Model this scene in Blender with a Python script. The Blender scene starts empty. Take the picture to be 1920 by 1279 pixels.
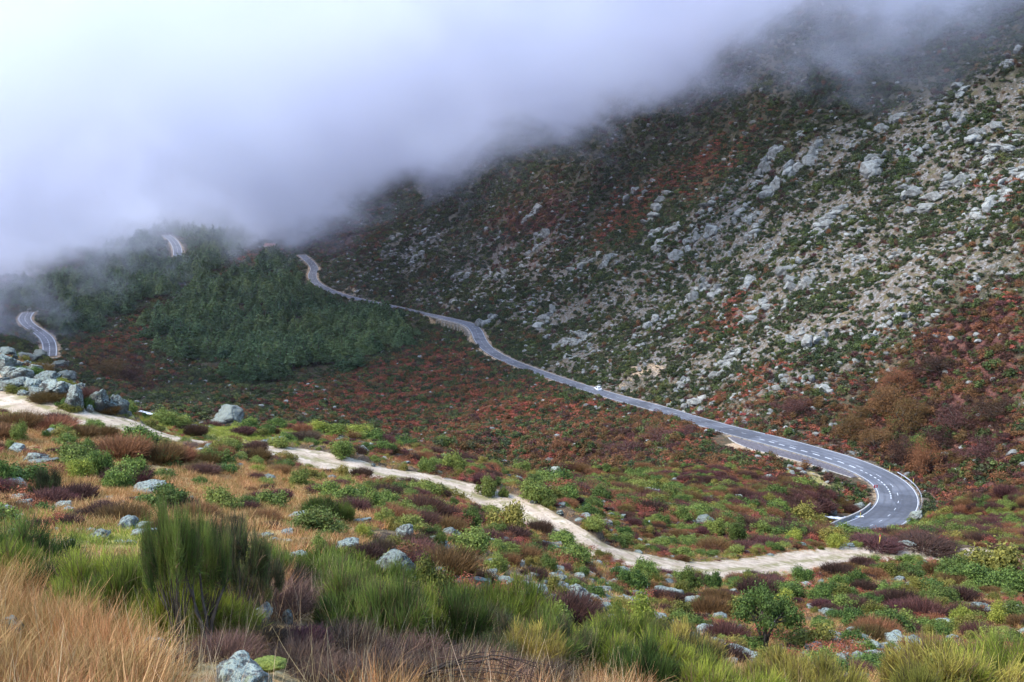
import bpy, math, random
import numpy as np
from mathutils import Vector, Matrix

random.seed(7)
RNG = np.random.default_rng(11)
S = bpy.context.scene
COL = S.collection

# ------------------------------------------------------------------ camera
F_PX, W_PX, H_PX, HORIZON = 2059.0, 1920.0, 1279.0, 250.0
PITCH = math.atan((H_PX / 2 - HORIZON) / F_PX)
cam_data = bpy.data.cameras.new('camera')
cam = bpy.data.objects.new('camera', cam_data)
COL.objects.link(cam)
cam.location = (0, 0, 0)
cam.rotation_euler = (math.pi / 2 - PITCH, 0, 0)
cam_data.sensor_width = 36.0
cam_data.lens = 36.0 * F_PX / W_PX
cam_data.clip_start = 0.2
cam_data.clip_end = 12000.0
S.camera = cam

# ------------------------------------------------------------------ sky, sun, exposure (overcast day)
SUN_EL, SUN_AZ = math.radians(46), math.radians(-112)     # azimuth from +Y, clockwise: behind the camera, a little to the left
world = bpy.data.worlds.new('World')
S.world = world
world.use_nodes = True
wn = world.node_tree
for n in list(wn.nodes):
    wn.nodes.remove(n)
w_out = wn.nodes.new('ShaderNodeOutputWorld')
w_bg = wn.nodes.new('ShaderNodeBackground')
w_sky = wn.nodes.new('ShaderNodeTexSky')
w_sky.sky_type = 'NISHITA'
w_sky.sun_disc = False
w_sky.sun_elevation = SUN_EL
w_sky.sun_rotation = SUN_AZ
w_sky.altitude = 1400
w_sky.air_density = 1.4
w_sky.dust_density = 1.0
w_sky.ozone_density = 2.0
w_bg.inputs['Strength'].default_value = 0.15
wn.links.new(w_sky.outputs[0], w_bg.inputs['Color'])
wn.links.new(w_bg.outputs[0], w_out.inputs['Surface'])
sun_data = bpy.data.lights.new('sun', 'SUN')
sun = bpy.data.objects.new('sun', sun_data)
COL.objects.link(sun)
sun_data.energy = 1.5
sun_data.angle = math.radians(25)
sun_data.color = (1.0, 0.94, 0.84)
sd = Vector((math.sin(SUN_AZ) * math.cos(SUN_EL), math.cos(SUN_AZ) * math.cos(SUN_EL), math.sin(SUN_EL)))
sun.rotation_euler = sd.to_track_quat('Z', 'Y').to_euler()
S.view_settings.view_transform = 'Standard'
S.view_settings.look = 'None'
S.view_settings.gamma = 1.0
S.view_settings.exposure = 2.05
S.render.film_transparent = False
S.cycles.max_bounces = 18
S.cycles.diffuse_bounces = 2
S.cycles.glossy_bounces = 1
S.cycles.transmission_bounces = 2
S.cycles.transparent_max_bounces = 4
S.cycles.volume_bounces = 12
S.cycles.volume_max_steps = 256
S.cycles.volume_step_rate = 1.0
S.cycles.use_adaptive_sampling = True
S.cycles.adaptive_threshold = 0.025
S.cycles.use_denoising = True

# ------------------------------------------------------------------ small maths
def ray(px, py):
    u, v = (px - W_PX / 2) / F_PX, -(py - H_PX / 2) / F_PX
    cp, sp = math.cos(PITCH), math.sin(PITCH)
    d = np.array([u, cp + v * sp, -sp + v * cp])
    return d / np.linalg.norm(d)

def project(p):
    p = np.asarray(p, float)
    cp, sp = math.cos(PITCH), math.sin(PITCH)
    dep = p[..., 1] * cp - p[..., 2] * sp
    upc = p[..., 1] * sp + p[..., 2] * cp
    return W_PX / 2 + F_PX * p[..., 0] / dep, H_PX / 2 - F_PX * upc / dep

def pchip(x, y, xq):
    x, y, xq = np.asarray(x, float), np.asarray(y, float), np.asarray(xq, float)
    h = np.diff(x)
    dl = np.diff(y, axis=0) / (h if y.ndim == 1 else h[:, None])
    m = np.zeros_like(y)
    w1 = 2 * h[1:] + h[:-1]
    w2 = h[1:] + 2 * h[:-1]
    if y.ndim > 1:
        w1, w2 = w1[:, None], w2[:, None]
    with np.errstate(divide='ignore', invalid='ignore'):
        mm = (w1 + w2) / (w1 / dl[:-1] + w2 / dl[1:])
    m[1:-1] = np.where(dl[:-1] * dl[1:] > 0, mm, 0.0)
    m[0], m[-1] = dl[0], dl[-1]
    k = np.clip(np.searchsorted(x, xq) - 1, 0, len(x) - 2)
    t = np.clip((xq - x[k]) / h[k], 0, 1)
    hh = h[k]
    if y.ndim > 1:
        t, hh = t[:, None], hh[:, None]
    return ((1 + 2 * t) * (1 - t) ** 2 * y[k] + t * (1 - t) ** 2 * hh * m[k]
            + t * t * (3 - 2 * t) * y[k + 1] + t * t * (t - 1) * hh * m[k + 1])

def _hash(ix, iy, seed):
    h = (ix.astype(np.int64) * 374761393 + iy.astype(np.int64) * 668265263 + seed * 1442695041) & 0xFFFFFFFF
    h = ((h ^ (h >> 13)) * 1274126177) & 0xFFFFFFFF
    h = (h ^ (h >> 16)) & 0xFFFFFFFF
    return h / 4294967295.0

def vnoise(x, y, seed=0):
    ix, iy = np.floor(x), np.floor(y)
    fx, fy = x - ix, y - iy
    def g(ax, ay):
        a = _hash(ix + ax, iy + ay, seed) * 2 * np.pi
        return np.cos(a) * (fx - ax) + np.sin(a) * (fy - ay)
    ux, uy = fx ** 3 * (fx * (fx * 6 - 15) + 10), fy ** 3 * (fy * (fy * 6 - 15) + 10)
    a = g(0, 0) * (1 - ux) + g(1, 0) * ux
    b = g(0, 1) * (1 - ux) + g(1, 1) * ux
    return (a * (1 - uy) + b * uy) * 1.4

def fbm(x, y, octaves=4, seed=0, gain=0.5):
    s, a = 0.0, 1.0
    for o in range(octaves):
        s = s + a * vnoise(x * 2 ** o + 17.3 * o, y * 2 ** o - 9.1 * o, seed + o)
        a *= gain
    return s

def smooth01(x):
    x = np.clip(x, 0, 1)
    return x * x * (3 - 2 * x)

# ------------------------------------------------------------------ the lie of the land
# Height is stored as slope-to-the-viewpoint t = z/r over azimuth and ln r: (pixel column, [(pixel row, distance in metres) ...])
COLS = [
 (-500, [(1279, 8), (1100, 17), (900, 40), (760, 75), (690, 100), (860, 160), (790, 330), (680, 550), (600, 800), (480, 1150), (250, 1700), (60, 2600)]),
 (0, [(1279, 9), (1200, 12), (1100, 18), (1000, 30), (900, 45), (800, 62), (725, 80), (680, 90), (655, 96), (930, 150), (900, 240), (800, 400), (703, 500), (655, 600), (605, 690), (560, 800), (500, 1000), (400, 1350), (250, 1800), (80, 2600)]),
 (250, [(1279, 9.5), (1200, 13), (1100, 19), (1000, 30), (900, 47), (830, 62), (795, 74), (778, 84), (940, 130), (900, 230), (800, 330), (765, 400), (710, 500), (670, 600), (630, 700), (600, 790), (550, 900), (470, 1080), (430, 1200), (300, 1550), (100, 2500)]),
 (500, [(1279, 11), (1200, 14), (1100, 20), (1000, 33), (920, 52), (848, 78), (800, 100), (900, 160), (860, 230), (790, 350), (745, 430), (712, 520), (650, 650), (580, 800), (510, 950), (470, 1050), (430, 1200), (300, 1600), (100, 2500)]),
 (750, [(1279, 13), (1200, 17), (1100, 25), (1000, 41), (940, 58), (892, 78), (835, 105), (890, 160), (855, 240), (815, 320), (760, 400), (700, 480), (640, 580), (600, 680), (576, 765), (520, 850), (450, 960), (350, 1130), (200, 1450), (0, 2100)]),
 (1000, [(1279, 16), (1200, 23), (1100, 38), (1030, 56), (970, 76), (905, 105), (915, 150), (880, 220), (800, 305), (740, 385), (692, 460), (640, 505), (560, 580), (450, 690), (330, 830), (150, 1100), (0, 1400)]),
 (1250, [(1279, 20), (1200, 34), (1120, 54), (1055, 77), (1000, 105), (935, 155), (880, 210), (820, 270), (768, 330), (700, 365), (600, 420), (450, 510), (300, 610), (150, 730), (0, 900)]),
 (1500, [(1279, 26), (1200, 44), (1110, 68), (1062, 88), (1030, 110), (1000, 150), (960, 182), (900, 212), (840, 245), (750, 280), (600, 330), (450, 390), (300, 455), (150, 530), (0, 620)]),
 (1600, [(1279, 28), (1200, 45), (1100, 73), (1052, 96), (1026, 118), (1008, 168), (999, 184), (965, 200), (900, 224), (862, 240), (750, 272), (600, 316), (450, 368), (300, 424), (150, 492), (0, 572)]),
 (1700, [(1279, 30), (1200, 47), (1100, 76), (1045, 103), (1022, 122), (1000, 182), (945, 212), (880, 238), (750, 265), (600, 303), (450, 347), (300, 395), (150, 455), (0, 525)]),
 (1920, [(1279, 32), (1200, 50), (1100, 84), (1040, 122), (1012, 150), (996, 180), (920, 208), (800, 235), (600, 278), (300, 352), (150, 402), (0, 460)]),
 (2400, [(1279, 33), (1100, 80), (1000, 150), (900, 190), (600, 245), (300, 305), (0, 390)]),
]
LR0, LR1, NLR, NTH = math.log(1.0), math.log(4200.0), 900, 500

def far_scale(r):
    return np.interp(math.log(r), [math.log(115), math.log(200), math.log(650), math.log(1050)], [1.0, 1.22, 1.15, 1.0])

def build_table():
    lr = np.linspace(LR0, LR1, NLR)
    th_c, prof = [], []
    for px, pts in COLS:
        rr, tt, az = [], [], []
        for py, r in pts:
            d = ray(px, py)
            hd = math.hypot(d[0], d[1])
            rr.append(r * far_scale(r)); tt.append(d[2] / hd); az.append(math.atan2(d[0], d[1]))
        z0 = tt[0] * rr[0]
        pre_r = [r for r in (1.0, 1.6, 2.5, 4, 6.5, 10, 16, 25) if r < rr[0] * 0.75]
        pre_t = [(-1.75 + (z0 + 1.75) * (r / rr[0]) ** 0.95) / r for r in pre_r]
        last_z = tt[-1] * rr[-1]
        rr = pre_r + rr + [4300.0]
        tt = pre_t + tt + [max(tt[-1] + 0.05, 0.12)]
        th_c.append(math.atan2(ray(px, 800)[0], ray(px, 800)[1]))
        prof.append(pchip(np.log(rr), np.array(tt), lr))
    th = np.linspace(th_c[0], th_c[-1], NTH)
    tab = pchip(np.array(th_c), np.array(prof), th)
    k = np.exp(-0.5 * (np.arange(-12, 13) / 5.0) ** 2); k /= k.sum()
    tab = np.apply_along_axis(lambda a: np.convolve(np.pad(a, 12, mode='edge'), k, 'valid'), 0, tab)
    k = np.exp(-0.5 * (np.arange(-6, 7) / 2.2) ** 2); k /= k.sum()
    tab = np.apply_along_axis(lambda a: np.convolve(np.pad(a, 6, mode='edge'), k, 'valid'), 1, tab)
    return th, lr, tab
TH, LR, TAB = build_table()

def h_base(x, y):
    x, y = np.asarray(x, float), np.asarray(y, float)
    r = np.maximum(np.hypot(x, y), 1.0)
    a = np.arctan2(x, y)
    ac = np.clip(a, TH[0], TH[-1])
    i = (ac - TH[0]) / (TH[1] - TH[0])
    j = (np.clip(np.log(r), LR0, LR1) - LR0) / (LR[1] - LR[0])
    i0 = np.clip(i.astype(int), 0, NTH - 2); j0 = np.clip(j.astype(int), 0, NLR - 2)
    fi, fj = i - i0, j - j0
    t = ((TAB[i0, j0] * (1 - fj) + TAB[i0, j0 + 1] * fj) * (1 - fi)
         + (TAB[i0 + 1, j0] * (1 - fj) + TAB[i0 + 1, j0 + 1] * fj) * fi)
    z = t * r
    # behind the viewpoint the hillside climbs gently
    back = smooth01((np.abs(a) - 0.75) / 0.9)
    zb = -1.75 + np.where(r > 3, (r - 3) * 0.18, 0) * 1.0
    return z * (1 - back) + zb * back

def hit(px, py, fn=None, rmin=2.5, rmax=3200.0):
    """ground point seen at a pixel of the photograph"""
    fn = fn or h_base
    d = ray(px, py)
    hd = math.hypot(d[0], d[1])
    r = np.exp(np.linspace(math.log(rmin), math.log(rmax), 5000))
    x, y, z = d[0] / hd * r, d[1] / hd * r, d[2] / hd * r
    g = fn(x, y) - z
    k = np.nonzero(g >= 0)[0]
    if len(k) == 0:
        return None
    k = int(k[0])
    if k == 0:
        return np.array([x[0], y[0], z[0]])
    f = g[k - 1] / (g[k - 1] - g[k])
    p = np.array([x[k - 1] + f * (x[k] - x[k - 1]), y[k - 1] + f * (y[k] - y[k - 1]), 0.0])
    p[2] = float(fn(p[0:1], p[1:2])[0])
    return p

def catmull(pts, step):
    pts = np.asarray(pts, float)
    P = np.vstack([2 * pts[0] - pts[1], pts, 2 * pts[-1] - pts[-2]])
    out = []
    for i in range(1, len(P) - 2):
        t = np.linspace(0, 1, 24, endpoint=False)[:, None]
        a, b, c, d = P[i - 1], P[i], P[i + 1], P[i + 2]
        out.append(0.5 * (2 * b + (c - a) * t + (2 * a - 5 * b + 4 * c - d) * t ** 2 + (3 * b - a - 3 * c + d) * t ** 3))
    q = np.vstack(out + [pts[-1:]])
    s = np.concatenate([[0], np.cumsum(np.linalg.norm(np.diff(q[:, :2], axis=0), axis=1))])
    n = max(4, int(s[-1] / step))
    ss = np.linspace(0, s[-1], n)
    return np.stack([np.interp(ss, s, q[:, k]) for k in range(q.shape[1])], 1)

def running_mean(a, n):
    n = min(n | 1, (len(a) // 2) * 2 - 1)
    k = np.hanning(n + 2)[1:-1]; k /= k.sum()
    p = np.pad(a, n // 2, mode='reflect', reflect_type='odd')
    return np.convolve(p, k, 'valid')

def path_from_pixels(pix, step, smooth_xy, smooth_z, fn=None):
    q = catmull(np.array(pix, float), 6.0)               # smooth in the picture first: the line as it is seen
    w = [hit(px, py, fn) for px, py in q]
    w = np.array([p for p in w if p is not None])
    w = catmull(w[::2] if len(w) > 12 else w, step)
    for k in (0, 1):
        w[:, k] = running_mean(w[:, k], max(3, int(smooth_xy / step)))
    w[:, 2] = h_base(w[:, 0], w[:, 1])
    w[:, 2] = running_mean(w[:, 2], max(3, int(smooth_z / step)))
    return w

def sides(path):
    t = np.gradient(path[:, :2], axis=0)
    t /= np.linalg.norm(t, axis=1)[:, None] + 1e-9
    return t, np.stack([t[:, 1], -t[:, 0]], 1)          # tangent, right-hand side

ROAD_PIX = [(1570, 1010), (1595, 1003), (1622, 993), (1652, 978), (1675, 959), (1685, 937), (1672, 912), (1641, 890), (1598, 869), (1536, 848), (1463, 828), (1380, 808), (1300, 786), (1200, 757), (1115, 732), (1040, 708), (985, 689), (942, 671), (912, 652), (899, 634), (893, 620), (880, 608), (850, 600), (800, 589), (745, 577), (690, 565), (645, 554), (610, 541), (590, 528), (585, 516), (590, 505), (584, 494), (572, 483), (561, 474)]
FAR_ROAD_A = [(92, 668), (93, 650), (87, 634), (70, 620), (52, 607), (46, 597), (52, 587), (56, 580)]
FAR_ROAD_B = [(333, 482), (333, 470), (329, 458), (321, 448), (310, 441)]
TRACK_PIX = [(-60, 702), (0, 727), (60, 751), (130, 776), (200, 790), (270, 806), (340, 821), (420, 836), (500, 849), (580, 862), (660, 877), (740, 892), (800, 904), (880, 928), (940, 948), (1000, 975), (1060, 1004), (1120, 1032), (1190, 1055), (1260, 1066), (1340, 1070), (1420, 1064), (1490, 1055), (1560, 1047), (1640, 1042), (1720, 1042), (1800, 1046), (1880, 1052)]
ROAD = path_from_pixels(ROAD_PIX, 1.5, 20, 60)
ROAD_A = path_from_pixels(FAR_ROAD_A, 2.5, 16, 50)
ROAD_B = path_from_pixels(FAR_ROAD_B, 2.5, 16, 50)
TRACK = path_from_pixels(TRACK_PIX, 0.7, 6, 14)

# ------------------------------------------------------------------ tagging and mesh helpers
def tag(o, label=None, cat=None, group=None, kind=None):
    if label: o['label'] = label
    if cat: o['category'] = cat
    if group: o['group'] = group
    if kind: o['kind'] = kind
    return o

def mesh_np(name, verts, faces, smooth=False, mats=(), mat_idx=None):
    """mesh from numpy: verts (n,3); faces an (m,3) or (m,4) array, or a list of such arrays"""
    me = bpy.data.meshes.new(name)
    if not isinstance(faces, (list, tuple)):
        faces = [faces]
    faces = [np.asarray(f, np.int32) for f in faces if len(f)]
    verts = np.asarray(verts, np.float32)
    loops = np.concatenate([f.ravel() for f in faces])
    sizes = np.concatenate([np.full(len(f), f.shape[1], np.int32) for f in faces])
    starts = np.concatenate([[0], np.cumsum(sizes)[:-1]]).astype(np.int32)
    me.vertices.add(len(verts)); me.loops.add(len(loops)); me.polygons.add(len(sizes))
    me.vertices.foreach_set('co', verts.ravel())
    me.loops.foreach_set('vertex_index', loops)
    me.polygons.foreach_set('loop_start', starts)
    me.polygons.foreach_set('loop_total', sizes)
    me.polygons.foreach_set('use_smooth', np.full(len(sizes), smooth, bool))
    for m in mats:
        me.materials.append(m)
    if mat_idx is not None:
        me.polygons.foreach_set('material_index', np.asarray(mat_idx, np.int32))
    me.update(calc_edges=True)
    return me

def add_attr(me, name, data, domain='POINT', typ='FLOAT'):
    a = me.attributes.new(name, typ, domain)
    data = np.asarray(data, np.float32 if typ != 'INT' else np.int32)
    a.data.foreach_set({'FLOAT': 'value', 'INT': 'value', 'FLOAT_VECTOR': 'vector', 'FLOAT_COLOR': 'color'}[typ], data.ravel())
    return a

def obj(name, me, parent=None, loc=None):
    o = bpy.data.objects.new(name, me)
    COL.objects.link(o)
    if parent: o.parent = parent
    if loc is not None: o.location = loc
    return o

def empty(name, loc=(0, 0, 0), rz=0.0, sc=1.0):
    o = obj(name, None)
    o.location = loc; o.rotation_euler = (0, 0, rz)
    o.scale = (sc, sc, sc) if not hasattr(sc, '__len__') else sc
    o.empty_display_size = 0.2
    return o

# ------------------------------------------------------------------ shader helper
class NT:
    def __init__(self, name):
        self.m = bpy.data.materials.new(name)
        self.m.use_nodes = True
        self.t = self.m.node_tree
        for n in list(self.t.nodes): self.t.nodes.remove(n)
        self.out = self.t.nodes.new('ShaderNodeOutputMaterial')
    def n(self, typ, **kw):
        nd = self.t.nodes.new('ShaderNode' + typ)
        for k, v in kw.items(): setattr(nd, k, v)
        return nd
    def link(self, a, b): self.t.links.new(a, b)
    def put(self, v, sock):
        if hasattr(v, 'is_output'): self.link(v, sock)
        elif isinstance(v, (tuple, list)) and len(v) == 3 and sock.type == 'RGBA': sock.default_value = (*v, 1)
        else: sock.default_value = v
    def math(self, op, a, b=0.0, c=None, clamp=False):
        nd = self.n('Math', operation=op); nd.use_clamp = clamp
        self.put(a, nd.inputs[0]); self.put(b, nd.inputs[1])
        if c is not None: self.put(c, nd.inputs[2])
        return nd.outputs[0]
    def mix(self, f, a, b):
        nd = self.n('Mix', data_type='RGBA')
        self.put(f, nd.inputs[0]); self.put(a, nd.inputs[6]); self.put(b, nd.inputs[7])
        return nd.outputs[2]
    def noise(self, vec, scale, detail=4, rough=0.55, dist=0.0):
        nd = self.n('TexNoise')
        self.link(vec, nd.inputs['Vector'])
        nd.inputs['Scale'].default_value = scale; nd.inputs['Detail'].default_value = detail
        nd.inputs['Roughness'].default_value = rough; nd.inputs['Distortion'].default_value = dist
        return nd.outputs['Fac']
    def voro(self, vec, scale, feature='F1', out='Distance'):
        nd = self.n('TexVoronoi', feature=feature)
        self.link(vec, nd.inputs['Vector']); nd.inputs['Scale'].default_value = scale
        return nd.outputs[out]
    def step(self, v, lo, hi, a=0.0, b=1.0):
        nd = self.n('MapRange', interpolation_type='SMOOTHSTEP')
        self.put(v, nd.inputs[0])
        for i, x in enumerate((lo, hi, a, b)): nd.inputs[i + 1].default_value = x
        return nd.outputs[0]
    def attr(self, name, typ='GEOMETRY', out='Fac'):
        nd = self.n('Attribute', attribute_type=typ); nd.attribute_name = name
        return nd.outputs[out]
    def coord(self, out='Object'): return self.n('TexCoord').outputs[out]
    def geo(self, out='Position'): return self.n('NewGeometry').outputs[out]
    def ramp(self, f, stops):
        nd = self.n('ValToRGB'); self.put(f, nd.inputs[0])
        e = nd.color_ramp.elements
        while len(e) < len(stops): e.new(0.5)
        for i, (p, c) in enumerate(stops):
            e[i].position = p; e[i].color = (*c, 1)
        return nd.outputs[0]
    def bump(self, h, strength=0.5, dist=0.1):
        nd = self.n('Bump'); self.link(h, nd.inputs['Height'])
        nd.inputs['Strength'].default_value = strength; nd.inputs['Distance'].default_value = dist
        return nd.outputs[0]
    def done(self, col, rough=0.85, normal=None, spec=0.2, transl=None):
        b = self.n('BsdfPrincipled')
        self.put(col, b.inputs['Base Color']); self.put(rough, b.inputs['Roughness'])
        b.inputs['Specular IOR Level'].default_value = spec
        if normal is not None: self.link(normal, b.inputs['Normal'])
        sh = b.outputs[0]
        if transl:
            t = self.n('BsdfTranslucent'); self.put(col, t.inputs['Color'])
            mx = self.n('MixShader'); mx.inputs[0].default_value = transl
            self.link(sh, mx.inputs[1]); self.link(t.outputs[0], mx.inputs[2]); sh = mx.outputs[0]
        self.link(sh, self.out.inputs['Surface'])
        return self.m

# ------------------------------------------------------------------ ground heights with the roads cut in
def near_path(x, y, path, reach):
    """distance to a path, the signed side offset and the path height there (inf where farther than reach)"""
    d = np.full(len(x), 1e9); zz = np.zeros(len(x)); sg = np.zeros(len(x))
    t, rt = sides(path)
    CH = 40
    for a in range(0, len(path), CH):
        seg = path[max(0, a - 1):a + CH + 1]
        sr = rt[max(0, a - 1):a + CH + 1]
        lo, hi = seg[:, :2].min(0) - reach, seg[:, :2].max(0) + reach
        idx = np.nonzero((x > lo[0]) & (x < hi[0]) & (y > lo[1]) & (y < hi[1]))[0]
        if not len(idx): continue
        for b in range(0, len(idx), 60000):
            ii = idx[b:b + 60000]
            dx = x[ii, None] - seg[None, :, 0]; dy = y[ii, None] - seg[None, :, 1]
            dd = dx * dx + dy * dy
            k = dd.argmin(1)
            row = np.arange(len(ii))
            side = dx[row, k] * sr[k, 0] + dy[row, k] * sr[k, 1]
            dist = np.sqrt(dd[row, k])
            up = dist < d[ii]
            j = ii[up]
            d[j] = dist[up]; zz[j] = seg[k[up], 2]; sg[j] = np.sign(side[up])
    return d, zz, sg

ROAD_HALF, TRACK_HALF = 3.7, 2.15
_s = np.concatenate([[0], np.cumsum(np.linalg.norm(np.diff(ROAD[:, :2], axis=0), axis=1))])
ROAD_W = 3.7 + 1.1 * smooth01((330 - _s) / 160)          # wider round the hairpin
def cut_in(x, y, z, path, half, drop, bank, reach):
    d, zp, sg = near_path(x, y, path, reach)
    m = d < reach
    dz = z - zp
    w = smooth01((d - half - 1.0) / np.where(dz > 0, bank, bank * 1.2))
    zn = zp - drop + (dz + drop) * w
    return np.where(m, zn, z)

def lumps(x, y):
    r = np.hypot(x, y)
    far = smooth01((r - 120) / 200)
    n = fbm(x / 90, y / 90, 3, 5) * 5.0 * far * smooth01((1600 - r) / 300 + 0.4)
    n = n + fbm(x / 22, y / 22, 3, 9) * (0.35 * smooth01((r - 12) / 30) + 1.5 * far)
    n = n + fbm(x / 5, y / 5, 3, 21) * (0.16 + 0.45 * far)
    n = n + fbm(x / 1.1, y / 1.1, 2, 33) * 0.06
    return n

def lumps_near_safe(x, y):
    # the rolling part is held back close to the roads, so that they stay where they are seen
    return lumps(x, y)

_rpx = project(ROAD)[0]
WALL_I0, WALL_I1 = 120 + int(np.abs(_rpx[120:] - 896).argmin()), 120 + int(np.abs(_rpx[120:] - 832).argmin())

def ground(x, y):
    x = np.asarray(x, float).ravel(); y = np.asarray(y, float).ravel()
    z = h_base(x, y)
    n = lumps(x, y)
    hold = np.ones(len(x))
    for p, R in ((ROAD, 45), (ROAD_A, 45), (ROAD_B, 45), (TRACK, 12)):
        d, _, _ = near_path(x, y, p, R)
        hold = np.minimum(hold, 0.12 + 0.88 * smooth01(d / R))
    z = z + n * hold
    for p, half, drop, bank, R in ((ROAD, 4.7, 0.35, 9.0, 30), (ROAD_A, 4.6, 0.5, 10, 30), (ROAD_B, 4.6, 0.5, 10, 30), (TRACK, 2.5, 0.06, 2.2, 9)):
        z = cut_in(x, y, z, p, half, drop, bank, R)
    # the ground falls away below the retaining wall
    d, zp, sg = near_path(x, y, ROAD[WALL_I0:WALL_I1], 26)
    z = np.where((sg < 0) & (d < 26), z - 5.0 * smooth01((d - 4.6) / 1.6) * smooth01((26 - d) / 16), z)
    return z

# ------------------------------------------------------------------ terrain sheet (polar mesh, finer near the viewpoint)
def build_terrain():
    ang = np.concatenate([np.linspace(-math.pi, -0.62, 70)[:-1], np.linspace(-0.62, 0.62, 860), np.linspace(0.62, math.pi, 70)[1:-1]])
    rad = np.concatenate([np.exp(np.linspace(math.log(0.6), math.log(60), 190))[:-1], np.exp(np.linspace(math.log(60), math.log(130), 120))[:-1],
                          np.exp(np.linspace(math.log(130), math.log(1150), 400))[:-1], np.exp(np.linspace(math.log(1150), math.log(4200), 60))])
    A, R = np.meshgrid(ang, rad, indexing='ij')
    x, y = (np.sin(A) * R).ravel(), (np.cos(A) * R).ravel()
    z = ground(x, y)
    na, nr = len(ang), len(rad)
    i = np.arange(na)[:, None] * nr; i2 = ((np.arange(na) + 1) % na)[:, None] * nr
    j = np.arange(nr - 1)[None, :]
    f = np.stack([i + j, i2 + j, i2 + j + 1, i + j + 1], -1).reshape(-1, 4)[:, ::-1]
    ctr = np.array([[0, 0, z[np.arange(na) * nr].mean()]])
    verts = np.vstack([np.stack([x, y, z], 1), ctr])
    k = np.arange(na)
    fan = np.stack([np.full(na, len(verts) - 1), k * nr, ((k + 1) % na) * nr], 1)[:, ::-1]
    return verts, [f, fan], ang, rad, z.reshape(na, nr)
TV, TF, ANG, RAD, ZG = build_terrain()

def gz(x, y):
    """height of the finished ground sheet"""
    x = np.asarray(x, float); y = np.asarray(y, float)
    a, r = np.arctan2(x, y), np.clip(np.hypot(x, y), RAD[0], RAD[-1] * 0.999)
    i = np.clip(np.searchsorted(ANG, a) - 1, 0, len(ANG) - 2); j = np.clip(np.searchsorted(RAD, r) - 1, 0, len(RAD) - 2)
    fi = np.clip((a - ANG[i]) / (ANG[i + 1] - ANG[i]), 0, 1); fj = np.clip((r - RAD[j]) / (RAD[j + 1] - RAD[j]), 0, 1)
    return (ZG[i, j] * (1 - fj) + ZG[i, j + 1] * fj) * (1 - fi) + (ZG[i + 1, j] * (1 - fj) + ZG[i + 1, j + 1] * fj) * fi

TMAX = np.maximum.accumulate(ZG / RAD[None, :], axis=1)
def seen(x, y, z_top, slack=0.0):
    """true where a point that high is not hidden behind nearer ground"""
    a, r = np.arctan2(x, y), np.hypot(x, y)
    i = np.clip(np.round(np.interp(a, ANG, np.arange(len(ANG)))).astype(int), 0, len(ANG) - 1)
    j = np.clip(np.searchsorted(RAD, r * 0.985) - 1, 0, len(RAD) - 1)
    return z_top / r > TMAX[i, j] - slack

def spot(px, py):
    """point of the finished ground seen at a pixel of the photograph"""
    return hit(px, py, gz, 4.0)


# ------------------------------------------------------------------ where the ground changes: outlines read off the photograph, laid on the ground
def world_poly(pix):
    q = []
    for (a, b), (c, d) in zip(pix, pix[1:] + pix[:1]):
        n = max(1, int(math.hypot(c - a, d - b) / 45))
        for k in range(n):
            p = hit(a + (c - a) * k / n, b + (d - b) * k / n)
            if p is not None: q.append(p[:2])
    return np.array(q)

def in_poly(x, y, P):
    ins = np.zeros(len(x), bool)
    x0, y0 = P[-1]
    for x1, y1 in P:
        c = (y0 > y) != (y1 > y)
        if y1 != y0:
            ins ^= c & (x < (x1 - x0) * (y - y0) / (y1 - y0) + x0)
        x0, y0 = x1, y1
    return ins

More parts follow.
